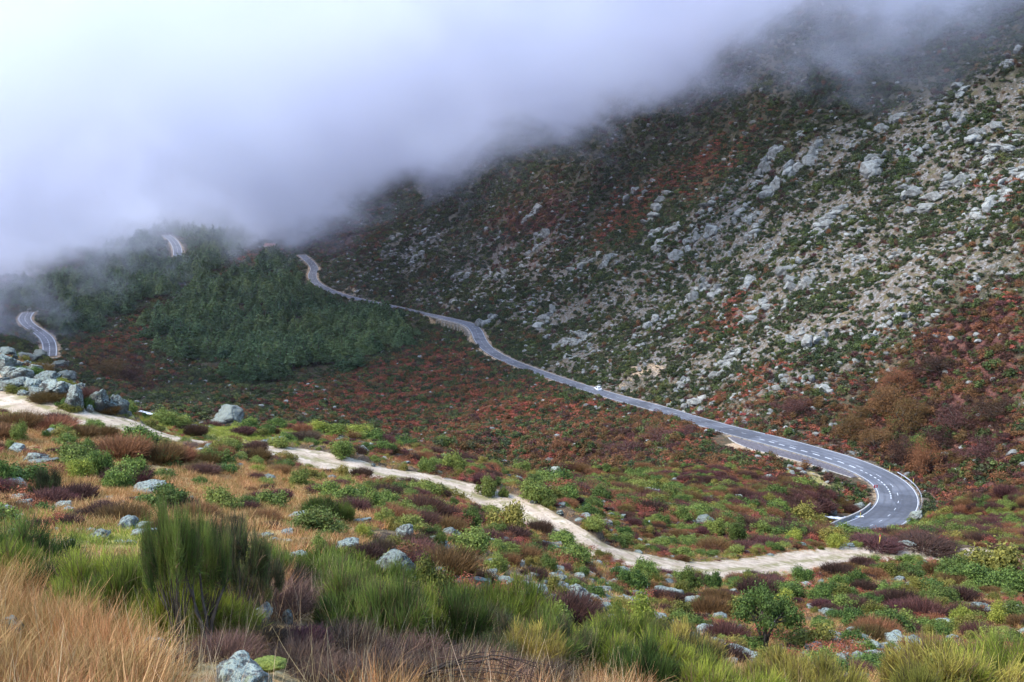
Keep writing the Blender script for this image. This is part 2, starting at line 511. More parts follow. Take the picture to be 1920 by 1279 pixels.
ZONES_PIX = {
 'bracken': [
  [(470, 790), (560, 725), (640, 700), (760, 660), (830, 625), (880, 660), (930, 690), (1010, 725), (1100, 760), (1200, 790), (1290, 810), (1330, 850), (1250, 885), (1100, 870), (980, 865), (900, 845), (800, 800), (640, 785)],
  [(1090, 440), (1150, 380), (1230, 330), (1330, 280), (1400, 255), (1420, 285), (1330, 320), (1250, 360), (1190, 420), (1120, 450)],
  [(690, 960), (760, 920), (850, 930), (960, 980), (1020, 1040), (900, 1010), (760, 990)],
  [(1350, 1010), (1450, 985), (1540, 1015), (1450, 1040), (1300, 1040)],
  [(1450, 1130), (1600, 1100), (1800, 1130), (1750, 1175), (1550, 1165)],
  [(150, 650), (240, 610), (330, 580), (350, 615), (250, 650), (190, 690)],
  [(1860, 330), (1920, 320), (1920, 370), (1870, 360)], [(1330, 585), (1400, 560), (1430, 600), (1350, 620)],
  [(1370, 720), (1450, 690), (1480, 720), (1400, 740)], [(480, 500), (530, 460), (500, 470), (430, 500)]],
 'heath': [
  [(1560, 790), (1650, 720), (1720, 640), (1800, 590), (1920, 600), (1920, 980), (1800, 960), (1740, 900), (1640, 850)],
  [(1010, 850), (1150, 800), (1260, 790), (1280, 830), (1200, 870), (1080, 890)],
  [(130, 690), (230, 650), (310, 700), (290, 745), (180, 715)], [(1370, 930), (1480, 915), (1560, 940), (1500, 970)],
  [(560, 455), (640, 425), (720, 420), (680, 470), (590, 480)], [(1450, 740), (1530, 730), (1520, 775), (1450, 770)], [(870, 420), (1060, 350), (1100, 420), (1000, 470)]],
 'rocky': [
  [(1110, 560), (1180, 470), (1300, 400), (1450, 300), (1600, 240), (1760, 180), (1920, 130), (1920, 560), (1800, 560), (1700, 620), (1640, 700), (1540, 760), (1400, 740), (1250, 730), (1120, 690), (980, 650), (1000, 590)],
  [(770, 550), (860, 475), (960, 430), (1060, 395), (1120, 460), (1110, 560), (990, 640), (910, 590), (820, 578)], [(650, 505), (740, 440), (830, 405), (900, 430), (820, 490), (720, 535)], [(1010, 680), (1100, 640), (1180, 700), (1240, 740), (1120, 725)], [(700, 470), (760, 440), (800, 460), (740, 500)],
  [(690, 1010), (780, 1000), (900, 1060), (1000, 1060), (1200, 1100), (1250, 1140), (1100, 1160), (930, 1100), (760, 1080)],
  [(0, 935), (150, 950), (300, 985), (420, 1005), (300, 1030), (100, 985), (0, 970)], [(1330, 1210), (1450, 1215), (1650, 1195), (1740, 1190), (1720, 1230), (1600, 1260), (1400, 1250)],
  [(0, 668), (100, 690), (150, 750), (60, 742), (0, 712)], [(1650, 1000), (1720, 920), (1760, 930), (1780, 980), (1720, 1010)], [(1120, 900), (1250, 900), (1330, 945), (1200, 965)]],
 'ochre': [[(0, 790), (200, 820), (450, 860), (620, 890), (720, 930), (640, 1010), (500, 1030), (300, 1000), (0, 1030)]],
 'lime': [
  [(260, 790), (420, 800), (620, 815), (640, 850), (480, 835), (330, 812)], [(1490, 870), (1560, 895), (1640, 930), (1600, 945), (1500, 915), (1440, 885)],
  [(0, 960), (200, 1000), (420, 1020), (300, 1050), (100, 1020), (0, 1000)], [(0, 745), (100, 780), (250, 810), (120, 800), (0, 775)], [(1200, 1010), (1290, 1030), (1250, 1050)]],
 'forest': [
  [(265, 610), (330, 560), (430, 520), (510, 487), (553, 484), (566, 520), (600, 560), (690, 584), (740, 598), (790, 622), (760, 650), (640, 690), (470, 720), (430, 690), (380, 680), (300, 650)],
  [(90, 590), (120, 560), (250, 510), (400, 470), (490, 455), (440, 495), (330, 545), (200, 595), (110, 640)],
  [(0, 575), (60, 545), (150, 505), (250, 460), (330, 400), (430, 400), (500, 440), (380, 480), (250, 520), (110, 560)]],
 'dirt': [
  [(612, 536), (640, 534), (690, 548), (760, 566), (760, 574), (700, 560), (645, 550)], [(1385, 832), (1450, 872), (1540, 912), (1640, 955), (1645, 935), (1540, 895), (1460, 855)],
  [(205, 605), (222, 588), (230, 603)], [(1180, 690), (1240, 700), (1230, 720), (1190, 715)], [(830, 625), (890, 640), (880, 660), (840, 650)]],
}
ZONES = {k: [world_poly(p) for p in v] for k, v in ZONES_PIX.items()}

def zone(x, y, name, taps=7):
    x = np.asarray(x, float).ravel(); y = np.asarray(y, float).ravel()
    w = np.zeros(len(x))
    for pi, P in enumerate(ZONES[name]):
        r = np.hypot(*P.mean(0))
        L = 0.03 * r + 0.5
        lo, hi = P.min(0) - 2 * L, P.max(0) + 2 * L
        ii = np.nonzero((x > lo[0]) & (x < hi[0]) & (y > lo[1]) & (y < hi[1]))[0]
        if not len(ii): continue
        xx, yy = x[ii], y[ii]
        acc = np.zeros(len(ii))
        for s in range(taps):
            k = 0.5 + 0.35 * s
            jx = fbm(xx / L, yy / L, 3, 100 + s * 7 + pi) * L * 0.9 * k
            jy = fbm(xx / L, yy / L, 3, 300 + s * 7 + pi) * L * 1.6 * k
            acc += in_poly(xx + jx, yy + jy, P)
        w[ii] = np.maximum(w[ii], acc / taps)
    return w

# ------------------------------------------------------------------ materials of the setting
def mat_terrain():
    m = NT('hillside_ground'); P = m.geo()
    big, mid, fine, tiny = m.noise(P, 0.05, 4), m.noise(P, 0.35, 5, 0.6), m.noise(P, 1.6, 5, 0.65), m.noise(P, 7.0, 4, 0.6)
    soil = m.mix(m.step(fine, 0.35, 0.65), (0.055, 0.036, 0.024), (0.140, 0.095, 0.058))
    soil = m.mix(m.step(mid, 0.5, 0.7), soil, (0.085, 0.082, 0.030))
    soil = m.mix(m.step(tiny, 0.55, 0.75, 0, 0.6), soil, (0.22, 0.17, 0.10))
    stone = m.mix(m.step(fine, 0.38, 0.62), (0.085, 0.078, 0.070), (0.245, 0.228, 0.212))
    stone = m.mix(m.step(m.voro(P, 0.55), 0.42, 0.62), stone, (0.11, 0.085, 0.06))
    stone = m.mix(m.step(tiny, 0.5, 0.7, 0, 0.7), stone, (0.27, 0.255, 0.235))
    stone0 = stone
    stone = m.mix(m.step(mid, 0.47, 0.60, 0, 0.8), stone, soil)
    fern = m.mix(m.step(fine, 0.35, 0.65), (0.12, 0.040, 0.022), (0.25, 0.095, 0.042))
    fern = m.mix(m.step(mid, 0.5, 0.68, 0, 0.8), fern, (0.10, 0.045, 0.03))
    heath = m.mix(m.step(fine, 0.35, 0.65), (0.055, 0.025, 0.022), (0.14, 0.06, 0.045))
    straw = m.mix(m.step(fine, 0.32, 0.68), (0.27, 0.175, 0.070), (0.50, 0.36, 0.155))
    straw = m.mix(m.step(mid, 0.48, 0.66, 0, 0.8), straw, (0.25, 0.115, 0.05))
    straw = m.mix(m.step(tiny, 0.52, 0.7, 0, 0.6), straw, (0.50, 0.39, 0.20))
    lime = m.mix(m.step(fine, 0.35, 0.65), (0.20, 0.19, 0.045), (0.36, 0.30, 0.09))
    litter = m.mix(m.step(fine, 0.4, 0.6), (0.03, 0.03, 0.018), (0.07, 0.05, 0.03))
    dirt = m.mix(m.step(fine, 0.35, 0.65), (0.30, 0.195, 0.115), (0.44, 0.33, 0.22))
    wob = m.math('ADD', m.math('MULTIPLY', m.math('SUBTRACT', mid, 0.5), 1.5), m.math('MULTIPLY', m.math('SUBTRACT', fine, 0.5), 1.3))
    wob = m.math('ADD', wob, m.math('MULTIPLY', m.math('SUBTRACT', big, 0.5), 0.9))
    up = m.mix(m.step(fine, 0.35, 0.65), (0.022, 0.027, 0.016), (0.070, 0.066, 0.042))
    soil = m.mix(m.math('MULTIPLY', m.attr('upland'), m.step(mid, 0.30, 0.62, 1.0, 0.45)), soil, up)
    def w(name): return m.step(m.math('ADD', m.attr(name), wob), 0.25, 0.9)
    c = m.mix(w('rocky'), soil, stone)
    for nm, cc in (('ochre', straw), ('heath', heath), ('bracken', fern), ('lime', lime), ('forest', litter), ('dirt', dirt)):
        c = m.mix(w(nm), c, cc)
    h = m.math('ADD', m.math('MULTIPLY', fine, 0.7), m.math('MULTIPLY', tiny, 0.3))
    return m.done(c, 0.95, m.bump(h, 0.7, 0.35), 0.1)

def mat_asphalt():
    m = NT('worn_asphalt'); P = m.geo()
    c = m.mix(m.step(m.noise(P, 0.12, 4), 0.4, 0.65), (0.095, 0.100, 0.116), (0.145, 0.150, 0.166))
    c = m.mix(m.step(m.noise(P, 9.0, 3), 0.5, 0.75, 0, 0.5), c, (0.18, 0.18, 0.185))
    lat = m.math('ABSOLUTE', m.attr('across'))
    wheel = m.math('ABSOLUTE', m.math('SUBTRACT', m.math('ABSOLUTE', m.math('SUBTRACT', lat, 0.42)), 0.19))
    c = m.mix(m.step(wheel, 0.09, 0.02, 0, 0.45), c, (0.070, 0.072, 0.080))
    c = m.mix(m.step(m.voro(P, 0.09, 'F1', 'Color'), 0.72, 0.74, 0, 0.6), c, (0.060, 0.062, 0.070))
    c = m.mix(m.math('MULTIPLY', m.step(lat, 0.90, 1.0), m.step(m.noise(P, 0.8, 4), 0.35, 0.6)), c, (0.26, 0.22, 0.17))
    return m.done(c, m.step(m.noise(P, 0.4, 3), 0.3, 0.7, 0.55, 0.8), m.bump(m.noise(P, 30, 2), 0.2, 0.02), 0.3)

def mat_track():
    m = NT('pale_gravel_track'); P = m.geo()
    f, g = m.noise(P, 0.8, 5, 0.6), m.noise(P, 6, 4, 0.65)
    c = m.mix(m.step(f, 0.35, 0.65), (0.42, 0.315, 0.215), (0.56, 0.44, 0.325))
    c = m.mix(m.step(g, 0.52, 0.68, 0, 0.75), c, (0.20, 0.15, 0.11))
    lat = m.attr('across')
    rut = m.math('ABSOLUTE', m.math('SUBTRACT', m.math('ABSOLUTE', lat), 0.45))
    c = m.mix(m.math('MULTIPLY', m.step(rut, 0.05, 0.22, 0, 1), m.step(m.noise(P, 1.4, 4), 0.48, 0.6, 0, 0.75)), c, (0.24, 0.20, 0.10))
    c = m.mix(m.math('MULTIPLY', m.step(m.math('ABSOLUTE', lat), 0.22, 0.08), m.step(m.noise(P, 0.9, 4, 0.65), 0.40, 0.56, 0, 0.8)), c, (0.22, 0.19, 0.08))
    c = m.mix(m.math('MULTIPLY', m.step(rut, 0.16, 0.04), m.step(m.noise(P, 0.5, 3), 0.35, 0.65, 0, 0.45)), c, (0.26, 0.195, 0.14))
    c = m.mix(m.math('MULTIPLY', m.step(m.math('ABSOLUTE', lat), 0.8, 1.0), m.step(m.noise(P, 1.1, 4), 0.4, 0.55)), c, (0.20, 0.15, 0.08))
    return m.done(c, 0.95, m.bump(g, 0.8, 0.08), 0.1)

def mat_paint():
    m = NT('worn_white_road_paint'); P = m.geo()
    return m.done(m.mix(m.step(m.noise(P, 3, 4), 0.45, 0.75), (0.60, 0.61, 0.62), (0.30, 0.31, 0.33)), 0.6)

def mat_plain(name, a, b, sc=2.0, rough=0.8, bump=0.3, spec=0.2, metal=0.0):
    m = NT(name); P = m.coord('Object')
    n = m.noise(P, sc, 5, 0.6)
    mm = m.done(m.mix(m.step(n, 0.35, 0.65), a, b), rough, m.bump(n, bump, 0.05), spec)
    if metal:
        for nd in mm.node_tree.nodes:
            if nd.type == 'BSDF_PRINCIPLED': nd.inputs['Metallic'].default_value = metal
    return mm

def mat_rock(name, lichen=0.5, dark=(0.11, 0.12, 0.13), light=(0.36, 0.37, 0.36)):
    m = NT(name); P = m.coord('Object'); W = m.geo()
    a, b, g = m.noise(W, 0.7, 5, 0.6), m.noise(W, 2.6, 5, 0.65), m.noise(W, 11, 4, 0.65)
    c = m.mix(m.step(a, 0.3, 0.7), dark, light)
    c = m.mix(m.step(b, 0.50, 0.62, 0, 0.8), c, (0.165, 0.155, 0.140))
    c = m.mix(m.step(b, 0.44, 0.34, 0, 0.85), c, (0.07, 0.07, 0.068))
    nz = m.n('SeparateXYZ'); m.link(m.geo('Normal'), nz.inputs[0])
    lic = m.math('MULTIPLY', m.step(m.math('ADD', g, m.math('MULTIPLY', nz.outputs[2], 0.16)), 0.56, 0.66), lichen)
    c = m.mix(lic, c, (0.31, 0.35, 0.29))
    c = m.mix(m.math('MULTIPLY', m.step(m.noise(W, 4.5, 4), 0.60, 0.68), lichen * 0.7), c, (0.26, 0.29, 0.14))
    rnd = m.n('ObjectInfo').outputs['Random']
    hs = m.n('HueSaturation'); m.put(c, hs.inputs['Color']); m.put(m.step(rnd, 0, 1, 0.75, 1.2), hs.inputs['Value'])
    hh = m.math('ADD', b, m.math('MULTIPLY', g, 0.5))
    return m.done(hs.outputs[0], 0.9, m.bump(hh, 1.0, 0.25), 0.15)

M_TERRAIN, M_ASPHALT, M_TRACK, M_PAINT = mat_terrain(), mat_asphalt(), mat_track(), mat_paint()
M_ROCK = mat_rock('lichened_granite', 0.75, (0.058, 0.056, 0.049), (0.180, 0.174, 0.148))
M_ROCK_FAR = mat_rock('weathered_granite', 0.3, (0.118, 0.112, 0.103), (0.32, 0.305, 0.28))
M_CONCRETE = mat_plain('pale_concrete', (0.27, 0.25, 0.225), (0.42, 0.39, 0.35), 1.5, 0.9)
M_STEEL = mat_plain('galvanised_steel', (0.35, 0.36, 0.37), (0.48, 0.49, 0.50), 3, 0.45, 0.05, 0.5, 0.6)
M_MASONRY = mat_plain('pale_masonry', (0.22, 0.18, 0.145), (0.42, 0.36, 0.30), 0.9, 0.95, 0.8)
M_PAVING = mat_plain('dark_stone_paving', (0.085, 0.075, 0.085), (0.16, 0.145, 0.15), 2.5, 0.9, 0.8)

# ------------------------------------------------------------------ pale bank at the foot of the stone apron
_apx = project(ROAD)[0]; _top = int(_apx[:140].argmax())
AP0, AP1 = _top + int(np.abs(_apx[_top:] - 1640).argmin()), _top + int(np.abs(_apx[_top:] - 1395).argmin())
_u = np.linspace(0, 1, AP1 - AP0)
APRON_W = 6.6 * np.sin(np.pi * np.clip(_u * 0.9 + 0.06, 0, 1)) ** 0.8
BANK = ROAD[AP0:AP1].copy(); BANK[:, :2] -= sides(ROAD)[1][AP0:AP1] * (ROAD_W[AP0:AP1] + APRON_W + 1.6)[:, None]

# ------------------------------------------------------------------ terrain object
def make_terrain():
    me = mesh_np('terrain', TV, TF, True, [M_TERRAIN])
    x, y = TV[:, 0].astype(float), TV[:, 1].astype(float)
    vis = (np.abs(np.arctan2(x, y)) < 0.62)
    for k in ZONES:
        w = np.zeros(len(x)); w[vis] = zone(x[vis], y[vis], k)
        if k == 'dirt':
            for p, half in ((ROAD, 4.4), (ROAD_A, 5.0), (ROAD_B, 5.0)):
                d, _, _ = near_path(x, y, p, 12)
                w = np.maximum(w, 0.72 * smooth01(1 - (d - half) / 2.6))
            d, _, _ = near_path(x, y, BANK[8:int(len(BANK) * 0.82)], 9)
            w = np.maximum(w, 1.25 * smooth01(1 - (d - 1.6) / 2.0))
            d, _, _ = near_path(x, y, TRACK, 6)
            w = np.maximum(w, 0.6 * smooth01(1 - (d - 1.8) / 1.0))
        if k == 'rocky':
            d, _, sg = near_path(x, y, ROAD, 40)
            w = np.maximum(w, 0.55 * smooth01(1 - (d - 6) / 22) * (sg > 0))
        if k == 'ochre':
            r = np.hypot(x, y)
            w = np.maximum(w, smooth01((26 - r) / 10) * (0.45 + 0.4 * smooth01(-x / 6 + 0.5)))
        add_attr(me, k, w)
    add_attr(me, 'upland', smooth01((np.hypot(x, y) - 180) / 200))
    return tag(obj('terrain', me), 'steep mountain valley ground of heath scree bracken and dry grass', None, None, 'structure')
make_terrain()

# ------------------------------------------------------------------ roads
def offset(path, off, lift=0.0, sel=None):
    t, rt = sides(path)
    q = path.copy(); q[:, :2] += rt * (off[:, None] if hasattr(off, '__len__') else off); q[:, 2] += lift
    return q if sel is None else q[sel]

def strip(name, path, lo, hi, lift, mat, parent=None, skirt=0.0, across=None, nx=1):
    """a ribbon along a path between two side offsets, optionally with skirts down its edges"""
    rows = []
    us = np.linspace(0, 1, nx + 1)
    for u in us: rows.append(offset(path, lo + (hi - lo) * u, lift))
    if skirt:
        a, b = rows[0].copy(), rows[-1].copy(); a[:, 2] -= skirt; b[:, 2] -= skirt
        rows = [a] + rows + [b]
    V = np.stack(rows, 1); n, k = V.shape[:2]
    i = np.arange(n - 1)[:, None] * k + np.arange(k - 1)[None, :]
    f = np.stack([i, i + 1, i + k + 1, i + k], -1).reshape(-1, 4)[:, ::-1]
    me = mesh_np(name, V.reshape(-1, 3), f, False, [mat])
    if across is not None:
        uu = us * 2 - 1
        if skirt: uu = np.concatenate([[-1], uu, [1]])
        add_attr(me, 'across', np.tile(uu, n))
    return obj(name, me, parent)

def dashes(path, on, off, lo, hi, lift, parent, name='lane_dash', s0=0.0, s1=1e9):
    s = np.concatenate([[0], np.cumsum(np.linalg.norm(np.diff(path[:, :2], axis=0), axis=1))])
    a = s0
    while a + on < min(s[-1], s1):
        ss = np.linspace(a, a + on, 3)
        q = np.stack([np.interp(ss, s, path[:, k]) for k in range(3)], 1)
        ext = np.vstack([q])
        strip(name, ext, lo, hi, lift, M_PAINT, parent)
        a += on + off

def make_road():
    road = strip('mountain_road', ROAD, -ROAD_W, ROAD_W, 0.0, M_ASPHALT, None, 0.9, True, 6)
    tag(road, 'grey asphalt mountain road winding up the valley to a hairpin bend', None, None, 'structure')
    strip('edge_line', ROAD, -ROAD_W + 0.35, -ROAD_W + 0.52, 0.012, M_PAINT, road)
    strip('edge_line', ROAD, ROAD_W - 0.52, ROAD_W - 0.35, 0.012, M_PAINT, road)
    dashes(ROAD, 2.4, 5.0, 0.03, 0.16, 0.012, road, s0=2)
    # the broad block markings before the bend
    dashes(ROAD, 2.2, 1.8, -1.7, -1.3, 0.013, road, 'block_marking', s0=LEN_AT(1610), s1=LEN_AT(1420))
    dashes(ROAD, 1.0, 1.0, -1.7, -1.4, 0.013, road, 'block_marking', s0=LEN_AT(1685, first=True), s1=LEN_AT(1610))
    for P, lab in ((ROAD_A, 'pale stretch of far road below the cloud at the left edge of the photo'), (ROAD_B, 'short stretch of far road on the wooded slope just under the cloud')):
        q = strip('mountain_road', P, -4.3, 4.3, 0.0, M_ASPHALT, None, 1.2, True, 2)
        tag(q, lab, None, None, 'structure')
        strip('edge_line', P, -3.9, -3.5, 0.03, M_PAINT, q); strip('edge_line', P, 3.5, 3.9, 0.03, M_PAINT, q)
        dashes(P, 4.0, 3.5, -0.2, 0.2, 0.03, q)
    return road

ROAD_S = np.concatenate([[0], np.cumsum(np.linalg.norm(np.diff(ROAD[:, :2], axis=0), axis=1))])
ROAD_PX, ROAD_PY = project(ROAD)
APEX = int(ROAD_PX[:140].argmax())
def IDX_AT(px, first=False):
    if first: return int(np.abs(ROAD_PX[:APEX + 1] - px).argmin())
    return APEX + int(np.abs(ROAD_PX[APEX:] - px).argmin())
def LEN_AT(px, first=False): return ROAD_S[IDX_AT(px, first)]
make_road()
TRACK_W = TRACK_HALF + 0.5 * smooth01((np.arange(len(TRACK)) / len(TRACK) - 0.45) / 0.25)
trk = strip('dirt_track', TRACK, -TRACK_W, TRACK_W, 0.03, M_TRACK, None, 0.5, True, 8)
tag(trk, 'pale gravel track curving across the near hillside', None, None, 'structure')

# ------------------------------------------------------------------ foliage shapes
def unit(v): return v / (np.linalg.norm(v, axis=-1, keepdims=True) + 1e-9)

def leaf_quads(c, axis, width_dir, ln, wd):
    """rhombic leaf faces: centre, long axis, side direction, length, width"""
    a, b = axis * ln[:, None] * 0.5, width_dir * wd[:, None] * 0.5
    v = np.stack([c - a, c + b, c + a, c - b], 1).reshape(-1, 3)
    f = np.arange(len(c) * 4).reshape(-1, 4)
    return v, f

def leaf_cloud(rng, blobs, n, size, flat=0.0, up=0.3, shell=0.55, asp=0.55):
    """leaf faces spread through ellipsoid clumps, denser towards the outside"""
    vol = np.array([b[1][0] * b[1][1] * b[1][2] for b in blobs]) ** 0.75
    idx = rng.choice(len(blobs), n, p=vol / vol.sum())
    d = unit(rng.normal(size=(n, 3)))
    rad = 1 - (1 - shell) * rng.random(n) ** 1.3
    rad = rad * (1 + 0.26 * rng.normal(size=n))
    C = np.array([b[0] for b in blobs])[idx]; R = np.array([b[1] for b in blobs])[idx]
    p = C + d * R * rad[:, None]
    nrm = unit(d * 0.7 + rng.normal(size=(n, 3)) * 0.6 + np.array([0, 0, up]))
    ax = unit(np.cross(nrm, unit(rng.normal(size=(n, 3)))))
    sd = np.cross(nrm, ax)
    ln = size * (0.6 + 0.8 * rng.random(n))
    v, f = leaf_quads(p, ax, sd, ln, ln * asp * (0.8 + 0.5 * rng.random(n)))
    keep = v.reshape(-1, 4, 3)[:, :, 2].min(1) > 0.0
    f = f[keep]
    lv = np.repeat(np.clip(0.5 + 0.22 * rng.normal(size=n) + 0.25 * d[:, 2] * 0 , 0, 1), 4)
    return v, f, lv

def tube(points, radii, sides_n=5):
    P = np.asarray(points, float); n = len(P)
    t = unit(np.gradient(P, axis=0))
    ref = np.where(np.abs(t[:, 2:3]) > 0.9, np.array([[1., 0, 0]]), np.array([[0, 0, 1.]]))
    a = unit(np.cross(t, ref)); b = np.cross(t, a)
    an = np.linspace(0, 2 * np.pi, sides_n, endpoint=False)
    ring = (np.cos(an)[None, :, None] * a[:, None] + np.sin(an)[None, :, None] * b[:, None]) * np.asarray(radii)[:, None, None] + P[:, None]
    i = np.arange(n - 1)[:, None] * sides_n; j = np.arange(sides_n)[None, :]; j2 = (j + 1) % sides_n
    f = np.stack([i + j, i + j2, i + sides_n + j2, i + sides_n + j], -1).reshape(-1, 4)
    return ring.reshape(-1, 3), f

def join(parts):
    V, Fq, L, M, o = [], [], [], [], 0
    for v, f, l, mi in parts:
        V.append(v); Fq.append(np.asarray(f) + o); o += len(v)
        L.append(np.full(len(v), 0.5) if l is None else l); M.append(np.full(len(f), mi))
    return np.vstack(V), np.vstack(Fq), np.concatenate(L), np.concatenate(M)

def blades(rng, base, dirs, length, width, bend, segs=3, taper=0.25):
    """thin upright strips: stems of broom, blades of grass, twigs"""
    n = len(base)
    sd = unit(np.cross(dirs, unit(rng.normal(size=(n, 3)))))
    tgt = unit(rng.normal(size=(n, 3)) * np.array([1, 1, 0.1]))
    P, d = base.copy(), dirs.copy()
    rows = []
    for s in range(segs + 1):
        w = width * (1 - (1 - taper) * s / segs)
        rows.append(np.stack([P - sd * w[:, None] * 0.5, P + sd * w[:, None] * 0.5], 1))
        d = unit(d + (tgt * 0.6 + np.array([0, 0, -0.5])) * bend[:, None] / segs)
        P = P + d * (length / segs)[:, None]
    V = np.stack(rows, 1)                                   # n, segs+1, 2, 3
    k = (segs + 1) * 2
    i = (np.arange(n) * k)[:, None] + (np.arange(segs) * 2)[None, :]
    f = np.stack([i, i + 1, i + 3, i + 2], -1).reshape(-1, 4)
    return V.reshape(-1, 3), f, np.repeat(rng.random(n), k)

def leaf_material(name, dark, light, alt, alt_amt=0.5, transl=0.25, patch=0.05, dead=None):
    m = NT(name)
    lv = m.attr('lv')
    info = m.n('ObjectInfo')
    c = m.mix(m.step(lv, 0.15, 0.85), dark, light)
    pn = m.noise(info.outputs['Location'], patch, 2)
    f = m.math('ADD', m.math('MULTIPLY', info.outputs['Random'], 0.6), m.math('MULTIPLY', m.math('SUBTRACT', pn, 0.5), 2.2), clamp=True)
    c = m.mix(m.math('MULTIPLY', f, alt_amt), c, alt)
    if dead: c = m.mix(m.step(m.math('FRACT', m.math('MULTIPLY', lv, 23.7)), 0.80, 0.84), c, dead)
    hs = m.n('HueSaturation'); m.put(c, hs.inputs['Color'])
    rr = m.math('FRACT', m.math('MULTIPLY', info.outputs['Random'], 17.31))
    m.put(m.step(rr, 0, 1, 0.65, 1.35), hs.inputs['Value']); m.put(m.step(rr, 0, 1, 0.52, 0.485), hs.inputs['Hue'])
    return m.done(hs.outputs[0], 0.75, None, 0.25, transl)

M_BARK = mat_plain('grey_brown_bark', (0.045, 0.034, 0.026), (0.11, 0.085, 0.065), 6, 0.95, 0.6)
M_SHRUB = leaf_material('evergreen_shrub_leaves', (0.040, 0.070, 0.016), (0.175, 0.245, 0.048), (0.235, 0.200, 0.045), 0.55)
M_SHRUB_FAR = leaf_material('hillside_shrub_leaves', (0.018, 0.028, 0.014), (0.082, 0.110, 0.036), (0.070, 0.054, 0.034), 0.55, 0.2, 0.03)
M_GREEN_FAR = leaf_material('far_evergreen_leaves', (0.030, 0.048, 0.016), (0.105, 0.140, 0.036), (0.125, 0.110, 0.036), 0.6, 0.2)
M_OLIVE = leaf_material('olive_yellow_leaves', (0.085, 0.085, 0.015), (0.25, 0.225, 0.045), (0.20, 0.13, 0.03), 0.5)
M_LIME = leaf_material('yellow_green_leaves', (0.11, 0.14, 0.018), (0.30, 0.32, 0.05), (0.22, 0.20, 0.04), 0.4)
M_HEATH = leaf_material('maroon_heather_twigs', (0.036, 0.016, 0.016), (0.120, 0.050, 0.042), (0.110, 0.062, 0.030), 0.55)
M_RUSSET = leaf_material('russet_brown_twigs', (0.09, 0.040, 0.018), (0.24, 0.110, 0.045), (0.16, 0.11, 0.035), 0.6)
M_BRACKEN = leaf_material('rust_red_dead_bracken', (0.13, 0.040, 0.020), (0.35, 0.120, 0.052), (0.19, 0.055, 0.042), 0.75)
M_BROOM = leaf_material('green_broom_stems', (0.036, 0.060, 0.014), (0.150, 0.200, 0.036), (0.20, 0.21, 0.03), 0.5, 0.3, 0.05, (0.13, 0.085, 0.045))
M_BROOM_LIME = leaf_material('bright_green_broom_stems', (0.085, 0.115, 0.014), (0.29, 0.32, 0.042), (0.33, 0.28, 0.04), 0.5, 0.3, 0.05, (0.13, 0.085, 0.045))
M_BROOM_GOLD = leaf_material('golden_broom_stems', (0.13, 0.11, 0.020), (0.38, 0.32, 0.065), (0.28, 0.26, 0.05), 0.5, 0.3, 0.05, (0.13, 0.085, 0.045))
M_BROOM_DARK = leaf_material('dark_broom_stems', (0.024, 0.026, 0.016), (0.085, 0.110, 0.030), (0.080, 0.055, 0.045), 0.55, 0.2, 0.05, (0.13, 0.085, 0.045))
M_STRAW = leaf_material('dry_straw_grass', (0.18, 0.080, 0.026), (0.56, 0.36, 0.15), (0.42, 0.20, 0.065), 0.75, 0.3, 0.35)
M_PALE_STRAW = leaf_material('pale_dry_stalks', (0.40, 0.26, 0.13), (0.66, 0.50, 0.30), (0.5, 0.35, 0.2), 0.3, 0.2)
M_TWIG = leaf_material('purple_brown_dead_twigs', (0.044, 0.027, 0.019), (0.150, 0.090, 0.060), (0.15, 0.060, 0.040), 0.5, 0.1)
M_PINE = leaf_material('dark_pine_needles', (0.020, 0.050, 0.024), (0.115, 0.195, 0.085), (0.165, 0.200, 0.060), 0.6, 0.25, 0.012)
M_MOSS = mat_plain('green_moss', (0.10, 0.13, 0.02), (0.24, 0.27, 0.06), 9, 0.95, 0.9)

def mesh_from(name, parts, mats):
    V, Fq, L, M = join(parts)
    me = mesh_np(name, V, Fq, False, mats, M)
    add_attr(me, 'lv', L)
    return me

def crown_blobs(rng, n, spread=0.70, hgt=0.85):
    """uneven clumps filling a ragged bush about 1 m in radius"""
    out = []
    lop = rng.random() * 6.283
    for i in range(n):
        a = rng.random() * 6.283; q = spread * math.sqrt(rng.random()) * (1 + 0.25 * math.cos(a - lop))
        z = hgt * (0.16 + 0.66 * rng.random()) * (1.15 - 0.7 * q)
        s = 0.15 + 0.24 * rng.random()
        out.append(((q * math.cos(a), q * math.sin(a), z), (s * (0.8 + .5 * rng.random()), s * (0.8 + .5 * rng.random()), s * (0.6 + .5 * rng.random()))))
    return out

def branch_set(rng, blobs, r0=0.035, lean=0.1):
    parts = []
    for c, _ in blobs:
        c = np.array(c); m = c * 0.5 + np.array([rng.normal() * lean, rng.normal() * lean, 0.02])
        b = np.array([rng.normal() * 0.06, rng.normal() * 0.06, -0.08])
        v, f = tube([b, m * [0.6, 0.6, 0.8], m * 1.3, c], [r0, r0 * 0.75, r0 * 0.5, r0 * 0.2], 4)
        parts.append((v, f, None, 0))
    return parts

class Kind:
    """one plant shape: a leafy part and a woody part, plus both joined for the uncounted mass"""
    def __init__(self, name, leaf_parts, wood_parts, leaf_mat, names=('foliage', 'stems')):
        self.names = names
        z = [(v, f, l, 0) for v, f, l, _ in leaf_parts]
        w = [(v, f, l, 0) for v, f, l, _ in wood_parts]
        self.leaf = mesh_from(name + '_' + names[0], z, [leaf_mat])
        self.wood = mesh_from(name + '_' + names[1], w, [M_BARK]) if w else None
        self.both = mesh_from(name + '_whole', z + [(v, f, l, 1) for v, f, l, _ in w], [leaf_mat, M_BARK])

